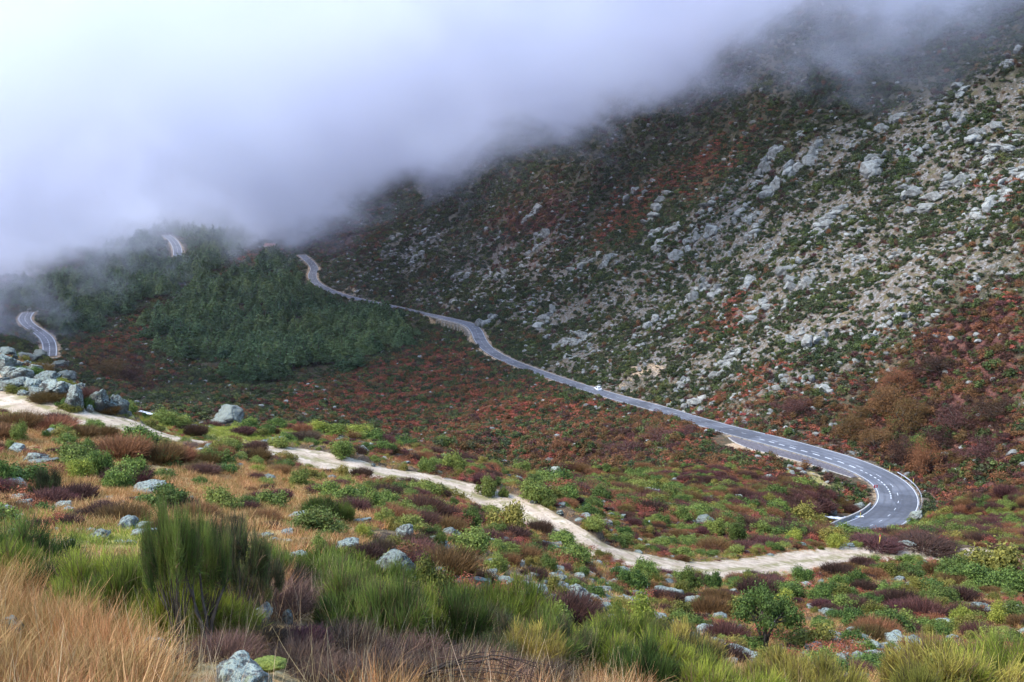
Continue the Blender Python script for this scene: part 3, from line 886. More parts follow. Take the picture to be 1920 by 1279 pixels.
def make_shrub(seed, n_blob, n_leaf, leaf, mat, name, hgt=0.85, asp=0.55, up=0.3, shell=0.55):
    rng = np.random.default_rng(seed)
    bl = crown_blobs(rng, n_blob, 0.62, hgt)
    v, f, lv = leaf_cloud(rng, bl, n_leaf, leaf, 0, up, shell, asp)
    return Kind(name, [(v, f, lv, 0)], branch_set(rng, bl), mat)

def make_twiggy(seed, n, mat, name, width=0.016, hgt=0.9):
    """dense dome of fine bare twigs (heather, leafless scrub)"""
    rng = np.random.default_rng(seed)
    a = rng.random(n) * 6.283; q = np.sqrt(rng.random(n)) * 0.75
    base = np.stack([np.cos(a) * q, np.sin(a) * q, 0.05 + 0.45 * hgt * rng.random(n) * (1 - q * 0.4)], 1)
    d = unit(np.stack([np.cos(a) * q * 0.9, np.sin(a) * q * 0.9, 0.75 + 0 * q], 1) + rng.normal(size=(n, 3)) * 0.28)
    v, f, lv = blades(rng, base, d, hgt * (0.28 + 0.32 * rng.random(n)), np.full(n, width) * (0.6 + 0.8 * rng.random(n)), 0.3 * rng.random(n), 2)
    bl = crown_blobs(rng, 7)
    return Kind(name, [(v, f, lv, 0)], branch_set(rng, bl, 0.025), mat, ('twigs', 'stems'))

def make_broom(seed, n, mat, name, width=0.010, spread=0.66, fans=20, lift=0.0, limbs=9):
    """broom: many brushes of long thin upright green stems spread over a dome, on a few woody limbs"""
    rng = np.random.default_rng(seed)
    parts, woods = [], []
    for k in range(fans):
        a = rng.random() * 6.283; q = spread * math.sqrt(rng.random())
        dome = 1 - 0.75 * (q / 0.75) ** 2
        c = np.array([math.cos(a) * q, math.sin(a) * q, lift + (0.04 + 0.46 * rng.random() * dome) * (1 - lift)])
        lean = unit(np.array([math.cos(a) * q * 0.95, math.sin(a) * q * 0.95, 0.95]) + rng.normal(size=3) * 0.16)
        m = n // fans
        s = rng.random(m)
        base = c + rng.normal(size=(m, 3)) * np.array([0.08, 0.08, 0.05]) + lean * (s * 0.18)[:, None]
        d = unit(lean + rng.normal(size=(m, 3)) * 0.42)
        v, f, lv = blades(rng, base, d, (0.20 + 0.26 * rng.random(m)) * (1 - 0.4 * lift), np.full(m, width) * (0.5 + 1.0 * rng.random(m)), 0.75 * rng.random(m) ** 2, 3, 0.3)
        lv = np.clip(lv * 0.55 + 0.25 + rng.normal() * 0.2, 0, 1)
        parts.append((v, f, lv, 0))
        if k < limbs:
            w, g = tube([[c[0] * 0.1, c[1] * 0.1, -0.1], [c[0] * 0.5, c[1] * 0.5, c[2] * 0.6], c, c + lean * 0.2], [0.024, 0.018, 0.012, 0.004], 5)
            woods.append((w, g, None, 0))
    return Kind(name, parts, woods, mat, ('green_stems', 'woody_stems'))

def make_ragged_broom(seed, n, mat, name):
    """old broom: bare forked limbs carrying many separate upright brushes"""
    rng = np.random.default_rng(seed)
    parts, woods = [], []
    fans = 46
    for k in range(fans):
        a = rng.random() * 6.283; q = 0.85 * math.sqrt(rng.random())
        top = 0.42 + 0.36 * rng.random() * (1 - 0.5 * q) - 0.05 * q
        c = np.array([math.cos(a) * q, math.sin(a) * q, top])
        lean = unit(np.array([math.cos(a) * q * 0.55, math.sin(a) * q * 0.55, 1.0]) + rng.normal(size=3) * 0.38)
        m = int(n / fans * (0.5 + rng.random()))
        s = rng.random(m)
        base = c + rng.normal(size=(m, 3)) * np.array([0.05, 0.05, 0.03]) + lean * (s * 0.16)[:, None]
        d = unit(lean + rng.normal(size=(m, 3)) * 0.36)
        v, f, lv = blades(rng, base, d, (0.10 + 0.20 * rng.random(m)), np.full(m, 0.008) * (0.6 + 0.9 * rng.random(m)), 0.25 * rng.random(m), 3, 0.3)
        parts.append((v, f, np.clip(lv * 0.5 + 0.2 + rng.normal() * 0.25, 0, 1), 0))
        if k % 2 == 0:
            mid = c * [0.35, 0.35, 0.5] + np.array([rng.normal() * .05, rng.normal() * .05, 0])
            w, g = tube([[rng.normal() * .03, rng.normal() * .03, -0.1], mid, c * [.8, .8, .9], c + lean * 0.15], [0.020, 0.014, 0.009, 0.003], 5)
            woods.append((w, g, None, 0))
    return Kind(name, parts, woods, mat, ('green_stems', 'woody_stems'))

def make_grass(seed, n, mat, name, length=0.5, width=0.007, radius=0.22, bend=0.9):
    rng = np.random.default_rng(seed)
    a = rng.random(n) * 6.283; q = radius * np.sqrt(rng.random(n))
    base = np.stack([np.cos(a) * q, np.sin(a) * q, np.full(n, -0.04)], 1)
    d = unit(np.stack([np.cos(a) * q / radius * 0.45, np.sin(a) * q / radius * 0.45, np.ones(n)], 1) + rng.normal(size=(n, 3)) * 0.22 + np.array([0.18, 0.05, 0]))
    v, f, lv = blades(rng, base, d, length * (0.45 + 0.7 * rng.random(n)), np.full(n, width), bend * rng.random(n) * 1.2, 3, 0.2)
    return mesh_from(name, [(v, f, lv, 0)], [mat])

def make_fern(seed, n, mat, name, leaf=0.24):
    rng = np.random.default_rng(seed)
    bl = [((rng.normal() * 0.4, rng.normal() * 0.4, 0.12 + 0.16 * rng.random()), (0.35, 0.35, 0.16)) for _ in range(6)]
    v, f, lv = leaf_cloud(rng, bl, n, leaf, 0, 0.9, 0.3, 0.4)
    return mesh_from(name, [(v, f, lv, 0)], [mat])

def make_pine(seed, n, name):
    """forest pine 1 unit tall: conical-rounded crown of whorled needle clumps"""
    rng = np.random.default_rng(seed)
    bl = []
    for k in range(8):
        z = 0.30 + 0.62 * k / 7
        R = 0.25 * (1.02 - (z - 0.3) / 0.72) ** 0.95 + 0.018
        for j in range(5 if k < 5 else 3):
            a = rng.random() * 6.283
            q = R * (0.55 + 0.35 * rng.random())
            s = R * (0.45 + 0.2 * rng.random())
            bl.append(((q * math.cos(a), q * math.sin(a), z - 0.02 * rng.random()), (s, s, s * 0.55)))
    bl.append(((0, 0, 0.97), (0.035, 0.035, 0.06)))
    v, f, lv = leaf_cloud(rng, bl, n, 0.095, 0, 0.45, 0.35, 0.5)
    w, g = tube([[0, 0, -0.05], [0.01, 0, 0.3], [-0.005, 0.01, 0.7], [0, 0, 0.98]], [0.026, 0.02, 0.011, 0.003], 6)
    return Kind(name, [(v, f, lv, 0)], [(w, g, None, 0)], M_PINE, ('crown', 'trunk'))

def make_oak(seed, name):
    rng = np.random.default_rng(seed)
    woods, bl = [], []
    limbs = []
    for k in range(4):
        a = k * 1.6 + rng.random()
        e = np.array([0.25 * math.cos(a), 0.25 * math.sin(a), 0.55])
        woods.append((*tube([[0.03 * math.cos(a), 0.03 * math.sin(a), -0.08], e * [0.4, 0.4, 0.5], e, e * [1.9, 1.9, 1.45]], [0.05, 0.04, 0.028, 0.008], 6), None, 0))
        limbs.append(e)
    for i in range(34):
        e = limbs[i % 4]; a = rng.random() * 6.283; q = 0.85 * math.sqrt(rng.random())
        c = np.array([q * math.cos(a), q * math.sin(a), 0.62 + 0.62 * rng.random() * (1 - 0.5 * q) - 0.12 * q])
        s = 0.16 + 0.13 * rng.random()
        bl.append((tuple(c), (s, s, s * 0.75)))
        woods.append((*tube([e, (e + c) / 2 + rng.normal(size=3) * 0.04, c], [0.018, 0.011, 0.003], 4), None, 0))
    v, f, lv = leaf_cloud(rng, bl, 9000, 0.052, 0, 0.3, 0.3, 0.6)
    return Kind(name, [(v, f, lv, 0)], woods, M_SHRUB, ('crown', 'trunk'))

def make_rock(seed, sub, name, mat, sx=1.0, sy=0.8, sz=0.6, cuts=13, rough=0.15):
    import bmesh
    from mathutils import noise as mn
    rng = np.random.default_rng(seed)
    bm = bmesh.new(); bmesh.ops.create_icosphere(bm, subdivisions=sub, radius=1.0)
    v = np.array([x.co[:] for x in bm.verts]); f = np.array([[q.index for q in p.verts] for p in bm.faces]); bm.free()
    for _ in range(cuts):
        n = unit(rng.normal(size=3)); d = 0.55 + 0.3 * rng.random()
        k = np.maximum(0, v @ n - d)
        v = v - k[:, None] * n * 0.85
    off = Vector(rng.random(3) * 50)
    dn = np.array([mn.fractal(Vector(p) * 1.5 + off, 0.75, 2.2, 6) for p in v])
    crack = np.array([abs(mn.noise(Vector(p) * 1.3 + off * 2)) for p in v])
    v = v * (1 + rough * dn - 0.13 * np.exp(-(crack / 0.05) ** 2))[:, None]
    v = v * np.array([sx, sy, sz])
    v[:, 2] -= v[:, 2].min() + 0.22 * (v[:, 2].max() - v[:, 2].min())
    return mesh_np(name, v, f, sub >= 4, [mat])

GREEN = [make_shrub(40 + i, 16, 5200, 0.085, M_SHRUB, 'evergreen_bush') for i in range(4)]
OLIVE = [make_shrub(50 + i, 16, 4800, 0.080, M_OLIVE, 'olive_bush') for i in range(3)]
LIMEB = [make_shrub(60 + i, 14, 4200, 0.080, M_LIME, 'yellow_green_bush') for i in range(2)]
HEATHER = [make_twiggy(70 + i, 2600, M_HEATH, 'heather_bush', 0.022) for i in range(3)]
RUSSET = [make_twiggy(80 + i, 2600, M_RUSSET, 'russet_bush', 0.020) for i in range(2)]
TWIGS = [make_twiggy(85 + i, 2400, M_TWIG, 'bare_bush', 0.010) for i in range(2)]
BROOM = [make_broom(90 + i, 4200, M_BROOM, 'broom_bush', 0.015) for i in range(3)]
BROOM_L = [make_broom(94 + i, 4200, M_BROOM_LIME, 'bright_broom_bush', 0.015) for i in range(3)]
BROOM_G = [make_broom(98 + i, 4200, M_BROOM_GOLD, 'golden_broom_bush', 0.015) for i in range(2)]
BROOM_D = [make_broom(102 + i, 5200, M_BROOM_DARK, 'dark_broom_bush') for i in range(2)]
BROOM_T = [make_ragged_broom(106 + i, 6500, mt, 'tall_broom_bush') for i, mt in enumerate((M_BROOM_DARK, M_BROOM, M_BROOM_DARK))]
RUSSET_DOME = [make_shrub(82 + i, 18, 6500, 0.060, M_RUSSET, 'russet_dome', 0.95, 0.22, 0.1, 0.4) for i in range(2)]
HEATH_DOME = [make_shrub(76 + i, 18, 6500, 0.060, M_HEATH, 'heather_dome', 0.9, 0.22, 0.1, 0.4) for i in range(2)]
FAR_SHRUB = [make_shrub(110 + i, 8, 330, 0.24, M_SHRUB_FAR, 'hillside_shrub') for i in range(5)]
FAR_GREEN = [make_shrub(116 + i, 8, 420, 0.20, M_GREEN_FAR, 'hillside_evergreen') for i in range(3)]
FAR_HEATH = [make_shrub(120 + i, 8, 420, 0.20, M_HEATH, 'hillside_heather', 0.8, 0.3, 0.1) for i in range(3)]
FAR_RUSSET = [make_shrub(124 + i, 8, 420, 0.20, M_RUSSET, 'hillside_russet', 0.9, 0.3, 0.1) for i in range(2)]
PINES = [make_pine(130 + i, 1000, 'pine') for i in range(6)]
OAK = make_oak(140, 'oak')
FERNS = [make_fern(150 + i, 160, M_BRACKEN, 'bracken_tuft') for i in range(3)]
FERNS_NEAR = [make_fern(155 + i, 1100, M_BRACKEN, 'near_bracken_tuft', 0.075) for i in range(3)]
GRASS = [make_grass(160 + i, 150, M_STRAW, 'grass_tuft') for i in range(4)]
STALKS = [make_grass(170 + i, 9, M_PALE_STRAW, 'tall_stalks', 0.95, 0.006, 0.15, 0.55) for i in range(3)]
SHORT = [make_grass(180 + i, 90, M_STRAW, 'short_grass', 0.2, 0.012, 0.28, 1.0) for i in range(3)]
GREENGRASS = [make_grass(186 + i, 90, M_LIME, 'short_green_grass', 0.16, 0.012, 0.28, 0.9) for i in range(2)]
ROCKS = [make_rock(200 + i, 5, 'granite_boulder', M_ROCK, 1, 0.8 + .1 * (i % 3), 0.55 + 0.08 * (i % 4), 20, 0.2) for i in range(7)]
STONES = [make_rock(230 + i, 3, 'stone', M_ROCK, 1, 0.85, 0.5, 14, 0.2) for i in range(6)]
SLABS = [make_rock(210 + i, 4, 'granite_slab', M_ROCK, 1, 0.7, 0.30, 18, 0.22) for i in range(4)]
BLOCKS = [make_rock(240 + i, 3, 'outcrop_block', M_ROCK_FAR, 1, 0.75, 0.7, 16, 0.2) for i in range(6)]
FAR_ROCKS = [make_rock(220 + i, 2, 'hillside_rock', M_ROCK_FAR, 1, 0.85, 0.6, 7) for i in range(5)]

# ------------------------------------------------------------------ placing single plants and rocks
ORD = ['first', 'second', 'third', 'fourth', 'fifth', 'sixth', 'seventh', 'eighth', 'ninth', 'tenth', 'eleventh', 'twelfth',
       'thirteenth', 'fourteenth', 'fifteenth', 'sixteenth', 'seventeenth', 'eighteenth', 'nineteenth', 'twentieth']
ORD += ['twenty-' + w for w in ORD[:9]] + ['thirtieth'] + ['thirty-' + w for w in ORD[:9]] + ['fortieth']
TRK_PX, TRK_PY = project(TRACK)
def track_row(px):
    k = np.argsort(TRK_PX)
    return float(np.interp(px, TRK_PX[k], TRK_PY[k]))
def third(px): return 'at left' if px < 640 else ('in the middle' if px < 1280 else 'at right')
def where(px, py, r):
    if r < 34: return 'in the front thicket ' + third(px)
    if r < 125: return ('beyond the gravel track ' if py < track_row(px) else 'on the near slope ') + third(px)
    return 'in the valley ' + third(px)

LANDMARKS = [('by the hairpin bend', 1690, 930), ('by the white car', 1115, 730), ('by the retaining wall', 865, 630), ('by the oak tree', 1430, 1180), ('by the domed boulder', 430, 790), ('by the tall broom', 390, 1100),
 ('by the slanting slab', 735, 1060), ('below the bend', 1640, 1030), ('by the stone apron', 1500, 880), ('by the round boulder', 1612, 1250), ('by the rocky outcrop', 100, 730), ('by the conical olive bush', 810, 1090), ('by the bottom right corner', 1850, 1220), ('by the left edge', 20, 930), ('by the track bend', 1330, 1080), ('by the lone bush', 412, 940), ('by the right edge', 1880, 850), ('by the straight road', 1250, 800), ('by the valley floor', 980, 880)]
def landmark(px, py):
    return min(LANDMARKS, key=lambda t: (t[1] - px) ** 2 + (2 * (t[2] - py)) ** 2)[0]
PENDING = {}          # (look, place) -> [(px, object)]: the ones most alike, told apart by their order from the left
def later_label(o, look, place, px):
    PENDING.setdefault((look, place), []).append((px, o))
def write_labels():
    for (look, place), lst in PENDING.items():
        lst.sort(key=lambda t: t[0])
        for i, (px, o) in enumerate(lst):
            if len(lst) == 1: o['label'] = 'only %s %s' % (look, place)
            elif i == len(lst) - 1: o['label'] = 'rightmost %s %s' % (look, place)
            elif i == 0: o['label'] = 'leftmost %s %s' % (look, place)
            else: o['label'] = '%s from left, %s %s' % (ORD[min(i, 39)], look, place)

def put_plant(kind, name, cat, px, py, w, h, look, group, label=None, rz=None):
    p = spot(px, py)
    if p is None: return None
    r = math.hypot(p[0], p[1])
    s = r / F_PX
    root = empty(name, (p[0], p[1], p[2] - 0.02), random.random() * 6.283 if rz is None else rz)
    hh = 0.76 if cat == 'broom' else 0.92
    tr = track_row(px)
    if 0 < px < 580 and tr + 6 < py < tr + 60: h = min(h, max(9.0, py - tr - 10))
    root.scale = (w * s * 0.5 / 0.80, w * s * 0.5 / 0.80, h * s / hh)
    obj(kind.names[0], kind.leaf, root)
    if kind.wood: obj(kind.names[1], kind.wood, root)
    tag(root, label, cat, group)
    if not label: later_label(root, look, where(px, py, r), px)
    return root

def put_rock(meshes, px, py, w, h, label=None, look='pale lichened granite boulder', name='granite_boulder', tilt=0.0, rz=None):
    p = spot(px, py)
    if p is None: return None
    r = math.hypot(p[0], p[1]); s = r / F_PX
    me = random.choice(meshes)
    zs = np.array([v.co.z for v in me.vertices])
    o = obj(name, me)
    o.location = (p[0], p[1], p[2] - 0.04 * w * s)
    o.rotation_euler = (tilt, random.uniform(-.08, .08), random.random() * 6.283 if rz is None else rz)
    o.scale = (w * s * 0.52, w * s * 0.52, h * s / (zs.max()))
    tag(o, label, 'rock', 'granite boulders')
    if not label: later_label(o, look, where(px, py, r), px)
    return o

G_, O_, L_, H_, R_, T_ = ((GREEN, 'evergreen_bush', 'bush', 'rounded dark green bush', 'green bushes on the near slope'), (OLIVE, 'olive_bush', 'bush', 'olive yellow bush', 'olive bushes on the near slope'),
    (LIMEB, 'yellow_green_bush', 'bush', 'bright yellow green bush', 'yellow green bushes'), (HEATHER, 'heather_bush', 'heather', 'dark maroon heather bush', 'maroon heather bushes'),
    (RUSSET, 'russet_bush', 'bush', 'russet brown twiggy bush', 'russet bushes'), (TWIGS, 'bare_bush', 'bush', 'bare purple brown twiggy bush', 'leafless bushes'))
HD = (HEATH_DOME, 'heather_bush', 'heather', 'broad maroon heather thicket', 'maroon heather bushes')
RD = (RUSSET_DOME, 'russet_bush', 'bush', 'broad russet brown bush', 'russet bushes')
BT = (BROOM_T, 'broom_bush', 'broom', 'tall dark broom bush', 'broom bushes at the front')
BR, BL, BG, BD = ((BROOM, 'broom_bush', 'broom', 'green broom bush', 'broom bushes at the front'), (BROOM_L, 'broom_bush', 'broom', 'bright yellow green broom bush', 'broom bushes at the front'),
    (BROOM_G, 'broom_bush', 'broom', 'golden yellow broom bush', 'broom bushes at the front'), (BROOM_D, 'broom_bush', 'broom', 'dark blackish green broom bush', 'broom bushes at the front'))
PLANTS = [
 # beside the gravel track and on the left slope
 (L_, 150, 897, 48, 42), (G_, 187, 897, 48, 55), (G_, 255, 908, 66, 58), (G_, 214, 914, 54, 40), (BD, 90, 932, 52, 48), (G_, 2, 908, 48, 52), (T_, 20, 925, 50, 30), (G_, 412, 958, 70, 52), (G_, 566, 913, 40, 38),
 (G_, 605, 902, 26, 22), (BR, 598, 976, 66, 46), (BR, 640, 978, 50, 36), (G_, 40, 828, 28, 36), (G_, 20, 842, 22, 20), (G_, 86, 822, 14, 18), (G_, 166, 850, 32, 30), (G_, 122, 834, 44, 24),
 (O_, 352, 864, 42, 32), (G_, 382, 866, 42, 36), (G_, 442, 864, 50, 24), (G_, 480, 874, 38, 34), (G_, 536, 880, 42, 34), (L_, 480, 886, 30, 18), (R_, 35, 802, 70, 34), (R_, 95, 808, 80, 34), (R_, 150, 818, 60, 26),
 (R_, 228, 856, 92, 46), (R_, 300, 868, 78, 44), (O_, 285, 836, 84, 32), (T_, 345, 838, 50, 22), (H_, 380, 890, 60, 22), (H_, 365, 816, 44, 26), (T_, 574, 828, 50, 26), (G_, 526, 840, 38, 26), (H_, 455, 815, 40, 18),
 (L_, 622, 814, 66, 24), (L_, 664, 818, 60, 26), (G_, 704, 828, 44, 24), (G_, 762, 838, 44, 24), (G_, 640, 860, 46, 38), (L_, 590, 808, 44, 18), (G_, 830, 836, 40, 22), (G_, 500, 812, 34, 18), (G_, 470, 806, 34, 24),
 (H_, 595, 925, 40, 20), (T_, 150, 975, 40, 28), (H_, 70, 992, 34, 22), (T_, 190, 950, 30, 16), (H_, 500, 920, 24, 16),
 (G_, 62, 706, 36, 18), (O_, 32, 738, 50, 18), (R_, 92, 752, 60, 22), (G_, 122, 766, 34, 20), (L_, 14, 690, 36, 16), (G_, 165, 766, 30, 22), (O_, 84, 684, 30, 14), (R_, 200, 776, 40, 20), (L_, 110, 726, 30, 14), (G_, 40, 700, 30, 14), (O_, 130, 770, 44, 16),
 # middle, around the track
 (G_, 848, 886, 46, 44), (G_, 800, 880, 40, 28), (G_, 913, 928, 46, 42), (G_, 944, 934, 22, 26), (G_, 975, 894, 42, 36), (G_, 998, 938, 64, 42), (G_, 1065, 938, 54, 32), (G_, 1032, 948, 34, 22), (G_, 1104, 962, 38, 20),
 (G_, 1116, 990, 46, 26), (O_, 948, 1000, 92, 66), (O_, 800, 924, 62, 28), (L_, 822, 958, 42, 26), (G_, 850, 952, 28, 24), (G_, 755, 958, 28, 20), (G_, 884, 990, 46, 42), (G_, 698, 962, 54, 52), (G_, 722, 984, 42, 40),
 (O_, 735, 992, 40, 26), (G_, 655, 928, 22, 22), (L_, 660, 934, 22, 26), (L_, 690, 928, 22, 20), (L_, 680, 1012, 26, 40), (G_, 598, 1042, 44, 46), (BR, 780, 1028, 38, 22), (BR, 815, 1022, 38, 24), (G_, 600, 1010, 30, 20),
 (O_, 810, 1116, 90, 84), (O_, 872, 1084, 74, 68), (G_, 932, 1074, 50, 46), (G_, 1070, 1058, 82, 42), (G_, 1028, 1078, 48, 46), (O_, 1000, 1072, 40, 40), (O_, 968, 1104, 44, 32), (O_, 1042, 1118, 54, 44), (G_, 1092, 1082, 34, 22),
 (G_, 1182, 1106, 62, 48), (G_, 1206, 1086, 46, 42), (G_, 1160, 1085, 40, 30), (T_, 715, 1040, 50, 46), (T_, 1080, 1100, 44, 24), (H_, 1010, 1000, 50, 30), (H_, 1045, 1015, 40, 22), (O_, 1130, 1050, 40, 24), (L_, 1202, 1190, 76, 78), (L_, 1160, 1170, 56, 40),
 # between the track and the road
 (G_, 1380, 1020, 38, 46), (G_, 1340, 1004, 44, 40), (G_, 1276, 980, 50, 36), (G_, 1512, 1014, 66, 42), (O_, 1512, 992, 78, 52), (G_, 1585, 1016, 64, 36), (G_, 1622, 1016, 56, 26), (O_, 1560, 1018, 60, 36), (L_, 1566, 1026, 40, 32), (L_, 1490, 1018, 40, 26), (H_, 1450, 1030, 60, 26),
 (H_, 1400, 1035, 60, 22), (R_, 1340, 1035, 60, 30), (G_, 1240, 985, 40, 26), (H_, 1640, 1026, 90, 18), (H_, 1735, 1028, 110, 18), (G_, 1760, 1006, 50, 30), (O_, 1790, 1020, 50, 26), (H_, 1535, 955, 60, 22), (H_, 1500, 962, 70, 28),
 (HD, 1690, 870, 66, 60), (RD, 1660, 775, 90, 58), (RD, 1700, 805, 84, 60), (HD, 1490, 778, 80, 40), (G_, 1720, 850, 40, 34), (RD, 1735, 885, 66, 66), (RD, 1640, 842, 80, 44), (RD, 1590, 818, 70, 44), (HD, 1800, 800, 100, 46), (HD, 1850, 860, 100, 44), (RD, 1690, 730, 80, 40), (HD, 1760, 700, 100, 40), (HD, 1760, 840, 80, 40), (RD, 1610, 790, 50, 30), (HD, 1870, 780, 90, 40), (HD, 1240, 828, 110, 26), (HD, 1170, 850, 90, 26), (HD, 1290, 815, 60, 20), (RD, 210, 705, 80, 34), (HD, 245, 715, 70, 34),
 # right foreground
 (G_, 1290, 1112, 50, 58), (G_, 1336, 1104, 40, 40), (O_, 1406, 1106, 64, 34), (G_, 1446, 1096, 26, 28), (T_, 1448, 1104, 34, 28), (O_, 1525, 1214, 104, 52), (G_, 1500, 1092, 44, 32), (G_, 1576, 1098, 38, 24), (G_, 1606, 1104, 48, 42),
 (O_, 1672, 1082, 66, 30), (G_, 1730, 1072, 44, 20), (O_, 1860, 1078, 120, 66), (G_, 1905, 1110, 70, 46), (G_, 1790, 1086, 66, 42), (G_, 1822, 1098, 84, 46), (G_, 1762, 1134, 64, 42), (H_, 1690, 1140, 60, 40), (H_, 1610, 1150, 60, 34), (G_, 1600, 1176, 64, 44),
 (G_, 1684, 1186, 74, 48), (H_, 1730, 1160, 70, 44), (L_, 1806, 1174, 44, 44), (L_, 1868, 1172, 44, 40), (H_, 1836, 1168, 50, 36), (G_, 1900, 1170, 60, 40), (G_, 1895, 1215, 60, 36), (G_, 1540, 1130, 44, 34), (G_, 1660, 1120, 50, 34), (O_, 1580, 1120, 40, 26), (BR, 1665, 1255, 34, 36),
 (G_, 1760, 1195, 50, 30), (O_, 1380, 1150, 50, 32), (T_, 1330, 1150, 60, 30), (L_, 1470, 1130, 40, 24), (O_, 1725, 1110, 50, 30), (G_, 1620, 1235, 50, 40), (G_, 1560, 1230, 40, 24),
 (BG, 1500, 1312, 160, 90), (BG, 1560, 1330, 130, 90), (BG, 1800, 1320, 210, 105), (BL, 1890, 1300, 160, 90), (BG, 1740, 1340, 120, 90), (BL, 1400, 1335, 130, 84), (BG, 1440, 1310, 100, 66),
 # broom thicket along the front
 (BR, 30, 1110, 150, 118), (BR, 105, 1105, 120, 92), (BL, 170, 1150, 130, 112), (BL, 250, 1185, 150, 128), (BL, 320, 1205, 120, 132), (BR, 200, 1175, 110, 80), (BL, 130, 1180, 100, 90), (BL, 420, 1130, 110, 90), (BL, 270, 1120, 110, 84),
 (BT, 335, 1215, 100, 236), (BT, 440, 1190, 130, 186), (BT, 388, 1205, 90, 205), (BT, 490, 1160, 90, 100), (BL, 380, 1195, 120, 90), (BL, 430, 1200, 110, 80), (BR, 500, 1105, 90, 84), (BL, 545, 1110, 80, 70), (T_, 520, 1150, 150, 76), (T_, 600, 1150, 120, 70), (BL, 610, 1092, 110, 66), (BL, 660, 1100, 90, 66), (BR, 650, 1170, 130, 120), (T_, 745, 1135, 90, 66),
 (BD, 690, 1185, 110, 100), (BR, 735, 1210, 130, 130), (BL, 790, 1205, 110, 110), (BR, 850, 1210, 140, 118), (BL, 915, 1200, 130, 118), (BL, 975, 1215, 140, 126), (BR, 1010, 1250, 110, 110), (BD, 1060, 1255, 100, 100), (BR, 1120, 1255, 110, 96), (BL, 1180, 1260, 120, 110),
 (BL, 1240, 1285, 120, 100), (BL, 1310, 1295, 110, 80), (BR, 1215, 1310, 140, 110), (BL, 1330, 1330, 120, 90), (BD, 930, 1260, 100, 70), (T_, 640, 1230, 160, 76), (T_, 760, 1255, 180, 70), (T_, 880, 1265, 160, 60), (T_, 480, 1215, 130, 60), (T_, 560, 1260, 150, 70), (T_, 1010, 1290, 150, 60), (T_, 420, 1240, 140, 60), (T_, 700, 1280, 160, 70), (T_, 820, 1290, 160, 70), (T_, 620, 1290, 150, 64), (T_, 930, 1285, 140, 60), (H_, 560, 1215, 110, 44), (H_, 680, 1240, 110, 40), (T_, 330, 1250, 90, 36),
]
LAB = {(335, 1215): 'tall dark broom bush with bare forked trunk rising above the front thicket', (440, 1180): 'broad blackish broom crown just right of the tall forked broom bush',
       (948, 1000): 'big olive broom bush hanging over the middle of the gravel track', (810, 1116): 'large conical olive bush right of the slanting grey slab', (1860, 1078): 'wide golden olive bush at the right end of the gravel track',
       (412, 958): 'green bush on bare grey stems alone on the ochre grass', (90, 932): 'dark bristly rounded bush alone on ochre grass at left'}
for (kinds, name, cat, look, grp), px, py, w, h in PLANTS:
    put_plant(random.choice(kinds), name, cat, px, py, w, h, look, grp, LAB.get((px, py)))

# more broom filling the band along the front, and more bushes among the stones at right
FILL = np.random.default_rng(77)
for px0, px1, top, bot, n, kinds in ((-10, 300, (1090, 1120), (1140, 1190), 16, (BL, BR, BL)), (480, 760, (1085, 1130), (1110, 1180), 12, (BL, BR, T_, O_)), (640, 1000, (1135, 1170), (1190, 1230), 14, (BR, BL, BL, BD)), (980, 1330, (1195, 1240), (1260, 1310), 16, (BL, BR, BL, BG, BD)), (1700, 1920, (1265, 1285), (1320, 1340), 8, (BG, BL, BG, O_))):
    for k in range(n):
        px = FILL.uniform(px0, px1); u = (px - px0) / (px1 - px0)
        py = FILL.uniform(top[0] + (top[1] - top[0]) * u, bot[0] + (bot[1] - bot[0]) * u)
        kd = kinds[int(FILL.integers(len(kinds)))]
        sz = FILL.uniform(0.7, 1.25)
        put_plant(random.choice(kd[0]), kd[1], kd[2], px, py, 112 * sz, 72 * sz, kd[3], kd[4])

# the forked trunk under the tall dark broom
p = spot(388, 1222)
s = math.hypot(p[0], p[1]) / F_PX
root = empty('dead_broom', tuple(p))
tag(root, 'bare forked grey dead broom standing under the tall dark broom bush', 'dead bush')
for k, pts in enumerate(([(0, 0, -0.1), (-.08, .05, .45), (-.22, .1, .95), (-.34, .1, 1.45)], [(0.03, 0, -0.1), (.02, .05, .5), (-.06, .1, 1.0), (-.1, .15, 1.5)], [(0.02, 0.02, -0.1), (.08, .1, .5), (.26, .1, 1.0), (.42, .15, 1.35)], [(0, 0.02, -.1), (-.02, 0, .4), (-.16, -.05, .85), (-.2, 0, 1.3)])):
    q = np.array(pts) * (150 * s / 1.4)
    v, f = tube(catmull(q, 0.06), np.linspace(0.028, 0.009, len(catmull(q, 0.06))), 7)
    obj('limb', mesh_np('limb', v, f, True, [M_BARK]), root)

# the oak on the near slope
p = spot(1432, 1218); s = math.hypot(p[0], p[1]) / F_PX
root = empty('oak_tree', tuple(p), 0.8); root.scale = (74 * s, 74 * s, 128 * s / 1.2)
obj('crown', OAK.leaf, root); obj('trunk', OAK.wood, root)
tag(root, 'small round oak tree with dark trunk on the right near slope', 'tree')

